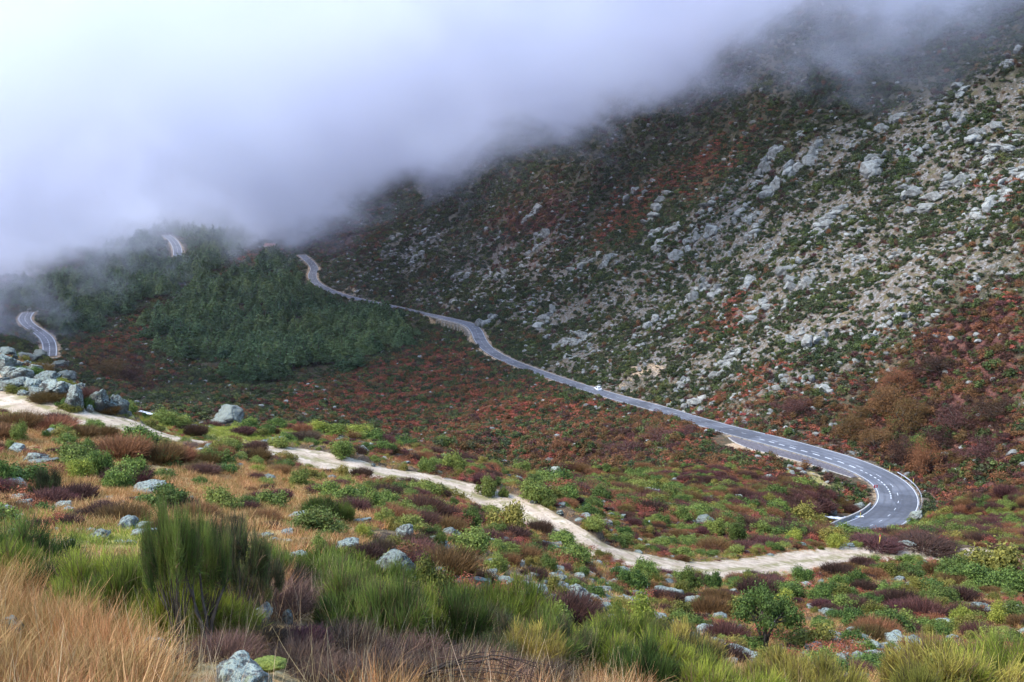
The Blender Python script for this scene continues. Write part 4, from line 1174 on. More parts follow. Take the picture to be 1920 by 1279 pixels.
BOULDERS = [
 (20, 706, 50, 26, 0), (48, 676, 52, 22, 1), (86, 700, 50, 26, 0), (60, 730, 60, 28, 0), (22, 732, 66, 30, 1), (6, 694, 56, 38, 0), (76, 674, 44, 24, 1), (108, 744, 70, 40, 0), (92, 716, 62, 26, 0), (142, 768, 48, 58, 0), (122, 714, 56, 26, 0), (100, 732, 50, 28, 0), (70, 742, 46, 22, 0), (30, 690, 36, 20, 0), (66, 698, 36, 20, 0), (128, 740, 44, 30, 0), (150, 742, 30, 30, 0), (112, 692, 40, 22, 0), (4, 722, 40, 20, 0), (44, 742, 30, 14, 0), (168, 772, 22, 18, 0), (205, 778, 24, 16, 0), (240, 780, 18, 14, 0), (408, 800, 26, 14, 0), (462, 800, 22, 12, 0),
 (186, 768, 62, 48, 0), (222, 774, 58, 46, 0), (430, 798, 78, 40, 0), (40, 712, 60, 30, 0), (14, 668, 50, 22, 1),
 (18, 1206, 66, 52, 0), (492, 1166, 44, 38, 0), (540, 1168, 32, 30, 0), (285, 1230, 62, 44, 0), (450, 1286, 190, 62, 2), (735, 1078, 96, 48, 2), (770, 1096, 50, 22, 2), (1085, 1136, 56, 46, 0), (1030, 1150, 96, 40, 2), (1000, 1165, 60, 26, 2),
 (890, 1102, 70, 30, 2), (860, 1096, 40, 18, 0), (985, 1068, 50, 20, 2), (1000, 1085, 30, 14, 0), (760, 1012, 46, 34, 0), (790, 1030, 36, 18, 0), (240, 990, 62, 24, 2), (275, 1004, 50, 18, 2), (255, 968, 40, 12, 2), (277, 922, 72, 20, 2), (240, 910, 28, 20, 0), (145, 856, 38, 16, 0),
 (85, 868, 56, 12, 2), (130, 872, 40, 10, 2), (40, 950, 60, 14, 2), (90, 966, 60, 14, 2), (130, 960, 40, 12, 2), (185, 1012, 44, 22, 0), (1042, 900, 36, 32, 0), (1220, 936, 54, 26, 0), (1162, 950, 44, 18, 0), (1140, 930, 24, 12, 0), (1330, 940, 24, 14, 0), (1386, 938, 26, 12, 0),
 (1612, 1256, 46, 38, 0), (1584, 1244, 40, 22, 0), (1375, 1114, 24, 12, 0), (1300, 1136, 60, 20, 2), (1350, 1160, 34, 16, 0), (1255, 1120, 60, 26, 2), (1680, 1206, 90, 22, 2), (1640, 1222, 60, 20, 2), (1720, 1216, 60, 20, 2), (1400, 1236, 120, 22, 2), (1465, 1225, 44, 16, 2),
 (1600, 1190, 40, 18, 0), (1560, 1200, 40, 22, 0), (510, 978, 34, 16, 0), (612, 978, 32, 12, 0), (500, 1010, 40, 14, 2), (560, 1045, 40, 14, 2), (680, 980, 40, 12, 2), (700, 875, 12, 8, 0), (1050, 965, 18, 10, 0), (1000, 945, 16, 9, 0), (1200, 1150, 44, 20, 0), (1240, 1165, 36, 20, 0),
 (1660, 1020, 30, 9, 0), (1700, 1022, 36, 10, 0), (1590, 1025, 24, 8, 0), (1715, 980, 30, 26, 0), (1560, 965, 24, 18, 0), (1610, 955, 22, 14, 0), (1470, 930, 30, 16, 0), (1440, 905, 30, 18, 0),
]
LABR = {(450, 1286): 'wide flat pale lichened slab with green moss at the bottom edge', (18, 1206): 'pale round boulder half sunk in dry orange grass at bottom left', (735, 1078): 'long slanting grey slab behind the front broom thicket',
        (430, 798): 'lone domed grey boulder beyond the gravel track', (222, 774): 'bluish round boulder at the right end of the rocky outcrop', (142, 768): 'tall dark blue grey boulder ending the rocky outcrop by the track',
        (1612, 1256): 'round blue grey boulder on the stony ground at bottom right', (1892, 114): 'big pale boulder standing out near the top right corner', (916, 610): 'pale pointed rock beside the road where it turns left', (1085, 1136): 'squat grey boulder leaning beside flat slabs in the middle foreground'}
OUTCROPS = [
 (1892, 114, 40, 26, 0), (1870, 108, 22, 12, 0), (916, 610, 46, 36, 0), (1300, 764, 60, 34, 0), (1325, 770, 50, 46, 0), (1270, 755, 44, 20, 0), (1540, 738, 54, 30, 0), (1515, 300, 56, 42, 0), (1475, 335, 48, 60, 0), (1640, 312, 64, 50, 0), (1182, 372, 38, 30, 0), (1235, 392, 64, 28, 0),
 (1215, 356, 40, 18, 0), (1510, 244, 34, 12, 2), (1522, 228, 22, 8, 0), (1398, 250, 32, 12, 0), (1330, 280, 28, 10, 0), (1150, 395, 24, 10, 0), (1700, 360, 60, 40, 0), (1780, 350, 60, 34, 0), (1730, 390, 70, 30, 2), (1310, 550, 46, 44, 0), (1420, 590, 60, 30, 2), (1470, 580, 40, 26, 0),
 (1145, 490, 40, 34, 0), (1410, 530, 46, 40, 0), (1370, 480, 34, 28, 0), (1860, 330, 40, 40, 0), (1840, 250, 50, 30, 0), (940, 520, 26, 22, 0), (880, 515, 26, 20, 0), (905, 440, 22, 14, 0), (1000, 470, 26, 20, 0), (1560, 410, 40, 26, 0),
]
for _k in range(120):
    _px, _py = FILL.uniform(1000, 1920), FILL.uniform(180, 740)
    _p = spot(_px, _py)
    if _p is not None and zone(_p[:1], _p[1:2], 'rocky', 3)[0] > 0.5 and near_path(_p[:1], _p[1:2], ROAD, 14)[0][0] > 13: OUTCROPS.append((_px, _py, FILL.uniform(20, 62), FILL.uniform(16, 42), 0))
for _k in range(46):
    _px, _py = FILL.uniform(650, 1120), FILL.uniform(400, 640)
    _p = spot(_px, _py)
    if _p is not None and zone(_p[:1], _p[1:2], 'rocky', 3)[0] > 0.4 and near_path(_p[:1], _p[1:2], ROAD, 16)[0][0] > 15: OUTCROPS.append((_px, _py, FILL.uniform(14, 34), FILL.uniform(10, 24), 0))
def outcrop(px, py, w, h, label):
    p = spot(px, py)
    if p is None: return
    s = math.hypot(p[0], p[1]) / F_PX; R = w * s * 0.5
    root = empty('rock_outcrop', tuple(p)); tag(root, label, 'rock', 'grey rock outcrops on the mountainside')
    for k in range(random.randint(6, 10)):
        a = random.random() * 6.283; q = R * 0.85 * math.sqrt(random.random())
        x, y = p[0] + q * math.cos(a), p[1] + q * math.sin(a)
        b = obj('block', random.choice(BLOCKS), root)
        z = float(gz(np.array([x]), np.array([y]))[0])
        f = R * random.uniform(0.2, 0.72)
        b.location = (x - p[0], y - p[1], z - p[2] - 0.10 * f); b.scale = (f, f * random.uniform(.6, 1), f * random.uniform(.6, 1.2) * min(1.3, h / w * 1.6))
        b.rotation_euler = (random.uniform(-.4, .4), random.uniform(-.4, .4), random.random() * 6.283)
    if not label: later_label(root, 'broken grey rock outcrop', ('high on the slope ' if py < 420 else 'low on the slope ') + landmark(px, py), px)
for px, py, w, h, t in OUTCROPS: outcrop(px, py, w, h, LABR.get((px, py)))
for px, py, w, h, t in BOULDERS:
    near = py > 780 or px < 300
    where_look = ('flat pale granite slab' if t == 2 else 'pale lichened granite boulder') if near else ('flat grey mountainside slab' if t == 2 else 'grey mountainside crag')
    if px < 250 and py < 785: w, h = w * 0.86, h * 0.82
    if px < 170 and py < 775: where_look = 'grey outcrop boulder above the track bend'
    o = put_rock(SLABS if t == 2 else ROCKS, px, py, w, h, LABR.get((px, py)), where_look, 'granite_slab' if t == 2 else 'granite_boulder')
p = spot(505, 1268); s = math.hypot(p[0], p[1]) / F_PX
mo = obj('moss_cushion', make_rock(333, 4, 'moss_cushion', M_MOSS, 1, .7, .35, 3)); mo.location = (p[0], p[1], p[2] + 0.10); mo.scale = (36 * s,) * 3
tag(mo, 'bright green moss cushion at the right end of the bottom slab', 'moss')

# loose flat stones lying about on the near slope
for px0, px1, py0, py1, n in ((0, 440, 930, 1020, 46), (420, 720, 930, 1060, 22), (690, 1260, 1000, 1165, 60), (1260, 1760, 1110, 1260, 50), (40, 340, 850, 900, 18), (1050, 1420, 900, 970, 24)):
    for k in range(n):
        px, py = FILL.uniform(px0, px1), FILL.uniform(py0, py1)
        p = spot(px, py)
        if near_path(p[:1], p[1:2], TRACK, 4)[0][0] < 2.8: continue
        s = math.hypot(p[0], p[1]) / F_PX * FILL.uniform(5, 15) * (1.6 if FILL.random() < 0.15 else 1)
        o = obj('loose_stone', STONES[k % len(STONES)] if k % 3 else SLABS[k % len(SLABS)], None, (p[0], p[1], p[2] - 0.1 * s))
        o.scale = (s, s, s * FILL.uniform(0.6, 1.0)); o.rotation_euler = (FILL.normal() * .15, FILL.normal() * .15, FILL.random() * 6.28)
        tag(o, 'small pale loose stone %s %s' % (where(px, py, math.hypot(p[0], p[1])), landmark(px, py)), 'stone', 'loose stones on the near slope')

# ------------------------------------------------------------------ wide scatter over the hillsides
def scatter_object(name, meshes, pts, scl, rot, label, cat, kind='stuff', near=None, is_near=None):
    """the uncounted rest: one object that carries all copies"""
    n = len(pts)
    me = bpy.data.meshes.new(name)
    me.vertices.add(n); me.vertices.foreach_set('co', np.asarray(pts, np.float32).ravel())
    add_attr(me, 'copy_scale', scl, 'POINT', 'FLOAT_VECTOR'); add_attr(me, 'copy_turn', rot, 'POINT', 'FLOAT_VECTOR')
    add_attr(me, 'copy_pick', RNG.integers(0, 60, n), 'POINT', 'INT')
    o = obj(name, me)
    ng = bpy.data.node_groups.new(name + '_spread', 'GeometryNodeTree')
    ng.interface.new_socket('Geometry', in_out='INPUT', socket_type='NodeSocketGeometry')
    ng.interface.new_socket('Geometry', in_out='OUTPUT', socket_type='NodeSocketGeometry')
    N = ng.nodes.new
    def at(nm, typ):
        a = N('GeometryNodeInputNamedAttribute'); a.data_type = typ; a.inputs[0].default_value = nm
        return a.outputs[0]
    gi, go, out = N('NodeGroupInput'), N('NodeGroupOutput'), N('GeometryNodeJoinGeometry')
    sets = [(meshes, 0)] if near is None else [(meshes, 0), (near, 1)]
    if near is not None: add_attr(me, 'copy_near', np.asarray(is_near, np.int32), 'POINT', 'INT')
    for ms, flag in sets:
        iop, jn = N('GeometryNodeInstanceOnPoints'), N('GeometryNodeJoinGeometry')
        ng.links.new(gi.outputs[0], iop.inputs['Points'])
        if near is not None:
            cmp_ = N('FunctionNodeCompare'); cmp_.data_type = 'INT'; cmp_.operation = 'EQUAL'
            ng.links.new(at('copy_near', 'INT'), cmp_.inputs[2]); cmp_.inputs[3].default_value = flag
            ng.links.new(cmp_.outputs[0], iop.inputs['Selection'])
        for m in ms:
            src = bpy.data.objects.new(m.name + '_pattern', m)       # never linked to the scene: only its mesh is read
            oi = N('GeometryNodeObjectInfo'); oi.inputs['Object'].default_value = src; oi.inputs['As Instance'].default_value = True
            ng.links.new(oi.outputs['Geometry'], jn.inputs[0])
        ng.links.new(jn.outputs[0], iop.inputs['Instance'])
        iop.inputs['Pick Instance'].default_value = True
        ng.links.new(at('copy_pick', 'INT'), iop.inputs['Instance Index'])
        ng.links.new(at('copy_scale', 'FLOAT_VECTOR'), iop.inputs['Scale'])
        er = N('FunctionNodeEulerToRotation'); ng.links.new(at('copy_turn', 'FLOAT_VECTOR'), er.inputs[0])
        ng.links.new(er.outputs[0], iop.inputs['Rotation'])
        ng.links.new(iop.outputs[0], out.inputs[0])
    ng.links.new(out.outputs[0], go.inputs[0])
    md = o.modifiers.new('spread', 'NODES'); md.node_group = ng
    return tag(o, label, cat, None, kind)

def candidates(n, r0, r1, a0, a1, flat_from):
    """points over a sector: even per area up to flat_from, thinning with distance beyond"""
    rr = np.linspace(r0, r1, 400); w = np.minimum(rr, flat_from); c = np.cumsum(w); c = c / c[-1]
    r = np.interp(RNG.random(n), c, rr); a = a0 + (a1 - a0) * RNG.random(n)
    return r * np.sin(a), r * np.cos(a), r

STREAMS = [([(1618, 972), (1600, 972), (1580, 975), (1560, 974), (1546, 971)], 0.85), ([(1930, 1006), (1890, 1003), (1860, 1006), (1835, 1007), (1815, 1004)], 1.5), ([(262, 773), (275, 776), (290, 778), (300, 778)], 1.5)]
STREAM_PATHS = [catmull(np.array([spot(*q) for q in pix]), 0.8) for pix, w in STREAMS]
_i0, _i1 = IDX_AT(1645), IDX_AT(1395)
_q = ROAD[_i0:_i1].copy(); _q[:, :2] -= sides(ROAD)[1][_i0:_i1] * 7.5
CLEARINGS = [(P, 5.0) for P in STREAM_PATHS] + [(_q, 5.5), (BANK, 3.6)]
def road_clear(x, y, tr=2.4, rd=6.0):
    ok = np.ones(len(x), bool)
    for P, R in ((ROAD, rd), (ROAD_A, rd + 1), (ROAD_B, rd + 1), (TRACK, tr)):
        d, _, _ = near_path(x, y, P, R + 1); ok &= d > R
    for P, R in CLEARINGS:
        d, _, _ = near_path(x, y, P, R + 1); ok &= d > R
    return ok

NEARKINDS = {'shrub': [k.both for k in GREEN + OLIVE[:2]], 'green': [k.both for k in GREEN + OLIVE[:1]], 'heath': [k.both for k in HEATHER], 'russet': [k.both for k in RUSSET], 'rock': STONES}
FARKINDS = {
 'shrub': ([k.both for k in FAR_SHRUB], 'hillside_shrub', 'shrub', 'low green shrub', 'dark shrubs dotted over the hillsides'),
 'green': ([k.both for k in FAR_GREEN], 'hillside_evergreen', 'bush', 'green evergreen bush', 'evergreen bushes dotted over the hillsides'),
 'heath': ([k.both for k in FAR_HEATH], 'hillside_heather', 'heather', 'maroon heather clump', 'heather clumps dotted over the hillsides'),
 'russet': ([k.both for k in FAR_RUSSET], 'hillside_russet_bush', 'bush', 'russet leafless bush', 'russet bushes dotted over the hillsides'),
 'rock': (FAR_ROCKS, 'hillside_rock', 'rock', 'small pale rock', 'loose rocks on the hillsides'),
}
def region_words(px, py, r):
    if r < 125: return 'beyond the gravel track' if py < track_row(px) else 'before the gravel track'
    k = int(np.abs(ROAD_PX - px)[APEX:].argmin()) + APEX
    above = py < ROAD_PY[k] and px > 560
    if above: return 'high on the rocky mountainside' if py < 420 else ('on the right mountainside' if px > 1500 else 'just above the road')
    if px > 1280: return 'in the hollow'
    return 'on the valley slope' if px > 560 else 'in the valley at far left'

def scatter_all():
    acc = {k: [] for k in FARKINDS}; ferns = []
    def sort_out(x, y, r, size):
        ok = road_clear(x, y)
        x, y, r = x[ok], y[ok], r[ok]
        z = gz(x, y)
        vis = seen(x, y, z + 1.5, 0.01)
        x, y, z, r = x[vis], y[vis], z[vis], r[vis]
        W = {k: zone(x, y, k, 5) for k in ZONES}
        n = len(x)
        clump = fbm(x / (0.03 * r.mean()), y / (0.03 * r.mean()), 3, 77)
        probs = np.zeros((n, 6))                                  # shrub green heath russet rock fern
        probs[:] = (0.66, 0.14, 0.12, 0.03, 0.05, 0.0)
        low = (1 - smooth01((r - 330) / 120))[:, None] * (r > 130)[:, None]
        probs[:] = probs * (1 - low) + np.array((0.22, 0.10, 0.30, 0.16, 0.06, 0.16))[None] * low
        probs[r <= 130] = (0.14, 0.10, 0.12, 0.05, 0.14, 0.10)
        def blend(name, row):
            w = W[name][:, None]; probs[:] = probs * (1 - w) + np.array(row)[None] * w
        patch = smooth01(0.5 + 1.6 * fbm(x / 34, y / 34, 3, 501))[:, None]
        wr = W['rocky'][:, None] * (r > 130)[:, None]
        probs[:] = probs * (1 - wr) + wr * (patch * np.array((0.70, 0.12, 0.08, 0.03, 0.06, 0))[None] + (1 - patch) * np.array((0.54, 0.10, 0.06, 0.02, 0.16, 0))[None])
        wr = W['rocky'][:, None] * (r <= 130)[:, None]
        probs[:] = probs * (1 - wr) + wr * np.array((0.05, 0.05, 0.03, 0.02, 0.70, 0))[None]; blend('bracken', (0.32, 0.06, 0.18, 0.07, 0.03, 0.32)); blend('heath', (0.07, 0.08, 0.55, 0.24, 0.02, 0.04))
        blend('lime', (0.05, 0.1, 0.03, 0.02, 0.04, 0.0)); blend('dirt', (0.02, 0.0, 0.0, 0.01, 0.05, 0.0)); blend('ochre', (0.05, 0.06, 0.05, 0.04, 0.06, 0.0)); blend('forest', (0.03, 0.02, 0.01, 0, 0, 0))
        u = RNG.random(n); c = np.cumsum(probs, 1)
        pick = (u[:, None] > c).sum(1)                            # 6 = bare
        bare = (clump < -0.18) & (RNG.random(n) < 0.15 + 0.55 * W['rocky']) & (pick != 4)
        s = size * np.exp((RNG.normal(size=n) * np.where(pick == 4, 0.62, 0.5)).clip(-0.9, 0.75)) * (1 + 0.25 * clump) * (1 + np.clip((r - 380) / 900, 0, 0.6))
        for i, k in enumerate(list(FARKINDS) + ['fern']):
            m = (pick == i) & ~bare
            tgt = ferns if k == 'fern' else acc[k]
            kk = {'rock': 0.62, 'heath': 1.1, 'russet': 1.15, 'green': 1.25}.get(k, 1.0)
            tgt.append(np.stack([x[m], y[m], z[m], s[m] * kk], 1))
    x, y, r = candidates(300000, 130, 1250, -0.50, 0.50, 420)
    sort_out(x, y, r, 1.0)
    x, y, r = candidates(60000, 130, 700, -0.30, 0.50, 330)
    ok = (zone(x, y, 'heath', 3) + 0.8 * zone(x, y, 'bracken', 3)) > RNG.random(len(x))
    sort_out(x[ok], y[ok], r[ok], 1.2)
    x, y, r = candidates(9000, 30, 132, -0.52, 0.52, 132)
    sort_out(x, y, r, 0.46)
    x, y, r = candidates(30000, 22, 132, -0.52, 0.52, 132)
    ok = zone(x, y, 'rocky', 3) > RNG.random(len(x))
    sort_out(x[ok], y[ok], r[ok], 0.30)
    for k, (meshes, name, cat, look, grp) in FARKINDS.items():
        P = np.vstack(acc[k])
        px, py = project(P[:, :3]); d = np.linalg.norm(P[:, :3], axis=1)
        size = P[:, 3] / d * ((px > 0) & (px < W_PX) & (py > 0) & (py < H_PX)) * seen(P[:, 0], P[:, 1], P[:, 2] + P[:, 3] * 0.3) * (d > 0)
        size = size * np.where(d > 760, 0.0, 1.0)                 # those in the cloud do not show
        order = np.argsort(-size)
        top, rest = order[:300], order[300:]
        for q in top:
            ms = NEARKINDS[k] if d[q] < 260 else meshes
            o = obj(name, ms[q % len(ms)], None, tuple(P[q, :3] - [0, 0, 0.05]))
            s = P[q, 3]
            o.scale = (s, s, s * random.uniform(0.75, 1.1)); o.rotation_euler = (0, 0, random.random() * 6.283)
            reg = region_words(px[q], py[q], d[q]); lm = landmark(px[q], py[q])
            wide = P[q, 3] * 2 / d[q] * F_PX
            sz = 'large' if wide > 46 else ('mid-sized' if wide > 30 else 'small')
            tag(o, '%s %s %s %s' % (sz, look.replace('small ', ''), reg, lm), cat, grp + ', ' + reg)
        n = len(rest); R = P[rest]
        sc = np.stack([R[:, 3], R[:, 3], R[:, 3] * RNG.uniform(0.7, 1.1, n)], 1)
        rot = np.stack([np.zeros(n), np.zeros(n), RNG.random(n) * 6.283], 1)
        if k == 'rock': rot[:, :2] = RNG.normal(size=(n, 2)) * 0.25
        scatter_object(name + '_mass', meshes, R[:, :3] - [0, 0, 0.06], sc, rot, 'countless %ss covering the far hillsides' % look, cat, 'stuff', NEARKINDS[k], d[rest] < 260)
    P = np.vstack(ferns); n = len(P)
    rep = 3
    P = np.repeat(P, rep, 0); P[:, :2] += RNG.normal(size=(n * rep, 2)) * P[:, 3:4] * 1.3; P[:, 2] = gz(P[:, 0], P[:, 1])
    ok = road_clear(P[:, 0], P[:, 1]); P = P[ok]; n = len(P)
    sc = np.repeat((P[:, 3] * 1.1)[:, None], 3, 1)
    scatter_object('bracken', FERNS, P[:, :3], sc, np.stack([np.zeros(n), np.zeros(n), RNG.random(n) * 6.283], 1), 'rust red dead bracken spread over the valley slopes', 'bracken', 'stuff', FERNS_NEAR, np.hypot(P[:, 0], P[:, 1]) < 240)
scatter_all()

# ------------------------------------------------------------------ pine forest
def plant_forest():
    pts = []
    for P in ZONES['forest']:
        lo, hi = P.min(0), P.max(0)
        area = abs(np.sum(P[:, 0] * np.roll(P[:, 1], 1) - P[:, 1] * np.roll(P[:, 0], 1))) / 2
        n = int((hi - lo).prod() / 9)
        q = lo + (hi - lo) * RNG.random((n, 2))
        jx = fbm(q[:, 0] / 30, q[:, 1] / 30, 3, 61) * 18; jy = fbm(q[:, 0] / 30, q[:, 1] / 30, 3, 64) * 30
        q = q[in_poly(q[:, 0] + jx, q[:, 1] + jy, P)]
        gap = fbm(q[:, 0] / 22, q[:, 1] / 22, 3, 88)
        q = q[(gap > -0.33)]
        pts.append(q)
    q = np.vstack(pts)
    q = q[road_clear(q[:, 0], q[:, 1], 2.4, 9.5)]
    x, y = q[:, 0], q[:, 1]
    # thin trees that would stand closer than 2.6 m
    cell = {}
    keep = []
    for i, (a, b) in enumerate(q):
        k = (int(a // 4.8), int(b // 4.8))
        if k in cell: continue
        cell[k] = 1; keep.append(i)
    q = q[keep]; x, y = q[:, 0], q[:, 1]
    z = gz(x, y); n = len(q)
    h = RNG.uniform(5.0, 14.0, n) * (1 + 0.25 * fbm(x / 40, y / 40, 2, 19))
    dr = np.min([near_path(x, y, P, 26)[0] for P in (ROAD, ROAD_B)], 0)
    h = h * np.where(dr < 24, 0.62, 1.0)
    vis = seen(x, y, z + h, 0.0)
    d = np.hypot(x, y)
    px, py = project(np.stack([x, y, z + h * 0.6], 1))
    size = h / d * vis * (px > 0) * (px < W_PX)
    order = np.argsort(-size)
    for q_ in order[:300]:
        k = PINES[q_ % len(PINES)]
        root = empty('pine_tree', (x[q_], y[q_], z[q_] - 0.1), random.random() * 6.283, (h[q_] * 1.25, h[q_] * 1.25, h[q_]))
        obj('trunk', k.wood, root); obj('crown', k.leaf, root)
        pz = 'left part' if px[q_] < 330 else ('middle' if px[q_] < 520 else ('right part' if px[q_] < 660 else 'right tip'))
        tag(root, '%s dark green pine in the %s of the valley forest' % ('tall' if h[q_] > 11.5 else ('mid-sized' if h[q_] > 9.5 else 'low'), pz), 'tree', 'pines at the near edge of the valley forest')
    R = order[300:]; n = len(R)
    scatter_object('pine_forest', [k.both for k in PINES], np.stack([x[R], y[R], z[R] - 0.1], 1), np.stack([h[R] * 1.25, h[R] * 1.25, h[R]], 1),
                   np.stack([np.zeros(n), np.zeros(n), RNG.random(n) * 6.283], 1), 'dense dark green pine forest covering the far spur', 'forest')
    return len(q)
N_PINES = plant_forest()

# ------------------------------------------------------------------ grass
def clear_of_rocks(x, y):
    ok = np.ones(len(x), bool); a, r = np.arctan2(x, y), np.hypot(x, y)
    for px, py, w, h, t in BOULDERS:
        if py < 1140: continue
        p = spot(px, min(py, 1290)); r0 = math.hypot(p[0], p[1]); half = 0.55 * w / F_PX
        ok &= ~((np.abs(a - math.atan2(p[0], p[1])) < half) & (r > r0 - 2.2) & (r < r0 + half * r0))
    return ok
def grass_cover():
    def lay(name, meshes, x, y, s, label, cat='grass'):
        n = len(x); z = gz(x, y)
        sc = np.stack([s, s, s], 1) * (1 + 0 * s[:, None])
        rot = np.stack([RNG.normal(size=n) * 0.08, RNG.normal(size=n) * 0.08, RNG.random(n) * 6.283], 1)
        scatter_object(name, meshes, np.stack([x, y, z], 1), sc, rot, label, cat)
    # tall orange grass in front: thick at left, patchy towards the right
    x, y, r = candidates(9000, 4.0, 22, -0.62, 0.34, 22)
    a = np.arctan2(x, y)
    dens = smooth01((0.10 - a) / 0.45) * 0.8 + 0.25
    dens = np.where((r > 13) & (a > -0.33), dens * 0.35, dens); dens = np.where((r > 16), dens * 0.4, dens)
    gpx, gpy = project(np.stack([x, y, gz(x, y)], 1))
    edge = np.interp(gpx, [-200, 0, 110, 200, 300, 450, 600, 900, 1250, 1350], [1080, 1115, 1165, 1225, 1285, 1305, 1310, 1320, 1325, 1380]) + 22 * fbm(x, y, 2, 71)
    dens = np.where(gpy > edge, np.where(gpx < 300, 0.85, 0.16), 0.03)
    ok = (RNG.random(len(x)) < dens) & (fbm(x / 1.1, y / 1.1, 2, 44) > -0.28)
    ok &= clear_of_rocks(x, y)
    lay('dry_grass', GRASS, x[ok], y[ok], RNG.uniform(0.4, 1.2, ok.sum()) * (1 + 0.35 * fbm(x[ok] / 0.9, y[ok] / 0.9, 2, 91)), 'tall dry orange grass in the near foreground')
    x, y, r = candidates(420, 5.0, 20, -0.6, 0.42, 20)
    lay('dry_stalks', STALKS, x, y, RNG.uniform(0.6, 1.1, len(x)), 'thin pale dry stalks standing above the front grass')
    x, y, r = candidates(42000, 18, 105, -0.52, 0.50, 70)
    w, b, l = zone(x, y, 'ochre', 5), zone(x, y, 'bracken', 3), zone(x, y, 'lime', 5)
    ok = road_clear(x, y, 2.1) & (RNG.random(len(x)) < np.clip(0.25 + 0.75 * w - 0.5 * l, 0, 1)) & seen(x, y, gz(x, y) + 0.3, 0.002)
    lay('short_dry_grass', SHORT, x[ok], y[ok], RNG.uniform(0.7, 1.7, ok.sum()), 'short straw coloured grass over the near slope')
    ok = road_clear(x, y, 2.1) & (RNG.random(len(x)) < np.clip(0.08 + 0.8 * l, 0, 1)) & seen(x, y, gz(x, y) + 0.3, 0.002)
    lay('short_green_grass', GREENGRASS, x[ok], y[ok], RNG.uniform(0.7, 1.6, ok.sum()), 'short yellow green grass in patches on the near slope')
grass_cover()

# ------------------------------------------------------------------ things along the road
def box_part(name, parent, c, size, mat, rz=0.0, bevel=0.0):
    import bmesh
    bm = bmesh.new(); bmesh.ops.create_cube(bm, size=1.0)
    bmesh.ops.scale(bm, vec=size, verts=bm.verts)
    if bevel: bmesh.ops.bevel(bm, geom=bm.edges, offset=bevel, segments=2, affect='EDGES')
    me = bpy.data.meshes.new(name); bm.to_mesh(me); bm.free(); me.materials.append(mat)
    o = obj(name, me, parent, c); o.rotation_euler = (0, 0, rz)
    return o

def cyl_part(name, parent, c, r, ln, mat, axis='Z', n=16, r2=None):
    import bmesh
    bm = bmesh.new(); bmesh.ops.create_cone(bm, cap_ends=True, segments=n, radius1=r, radius2=r if r2 is None else r2, depth=ln)
    me = bpy.data.meshes.new(name); bm.to_mesh(me); bm.free(); me.materials.append(mat)
    o = obj(name, me, parent, c)
    if axis == 'Y': o.rotation_euler = (math.pi / 2, 0, 0)
    if axis == 'X': o.rotation_euler = (0, math.pi / 2, 0)
    return o

M_YELLOW = mat_plain('faded_yellow_paint', (0.55, 0.42, 0.06), (0.70, 0.56, 0.12), 5, 0.6, 0.05)
M_RED = mat_plain('red_sign_paint', (0.45, 0.04, 0.05), (0.60, 0.07, 0.07), 5, 0.5, 0.05)
M_CAR = mat_plain('white_car_paint', (0.76, 0.77, 0.78), (0.82, 0.83, 0.84), 2, 0.25, 0.0, 0.5)
M_GLASS = mat_plain('dark_window_glass', (0.02, 0.025, 0.03), (0.04, 0.045, 0.05), 2, 0.1, 0.0, 0.5)
M_RUBBER = mat_plain('black_rubber', (0.015, 0.015, 0.016), (0.03, 0.03, 0.03), 6, 0.9, 0.2)
M_PLASTER = mat_plain('pinkish_plaster', (0.52, 0.40, 0.37), (0.62, 0.50, 0.46), 0.8, 0.9, 0.3)
M_TILE = mat_plain('faded_red_roof_tiles', (0.34, 0.16, 0.13), (0.48, 0.27, 0.22), 1.5, 0.9, 0.6)
M_WOOD = mat_plain('dark_timber', (0.10, 0.06, 0.04), (0.16, 0.10, 0.07), 3, 0.8, 0.4)

def heading(i):
    t, _ = sides(ROAD); return math.atan2(t[i, 1], t[i, 0])

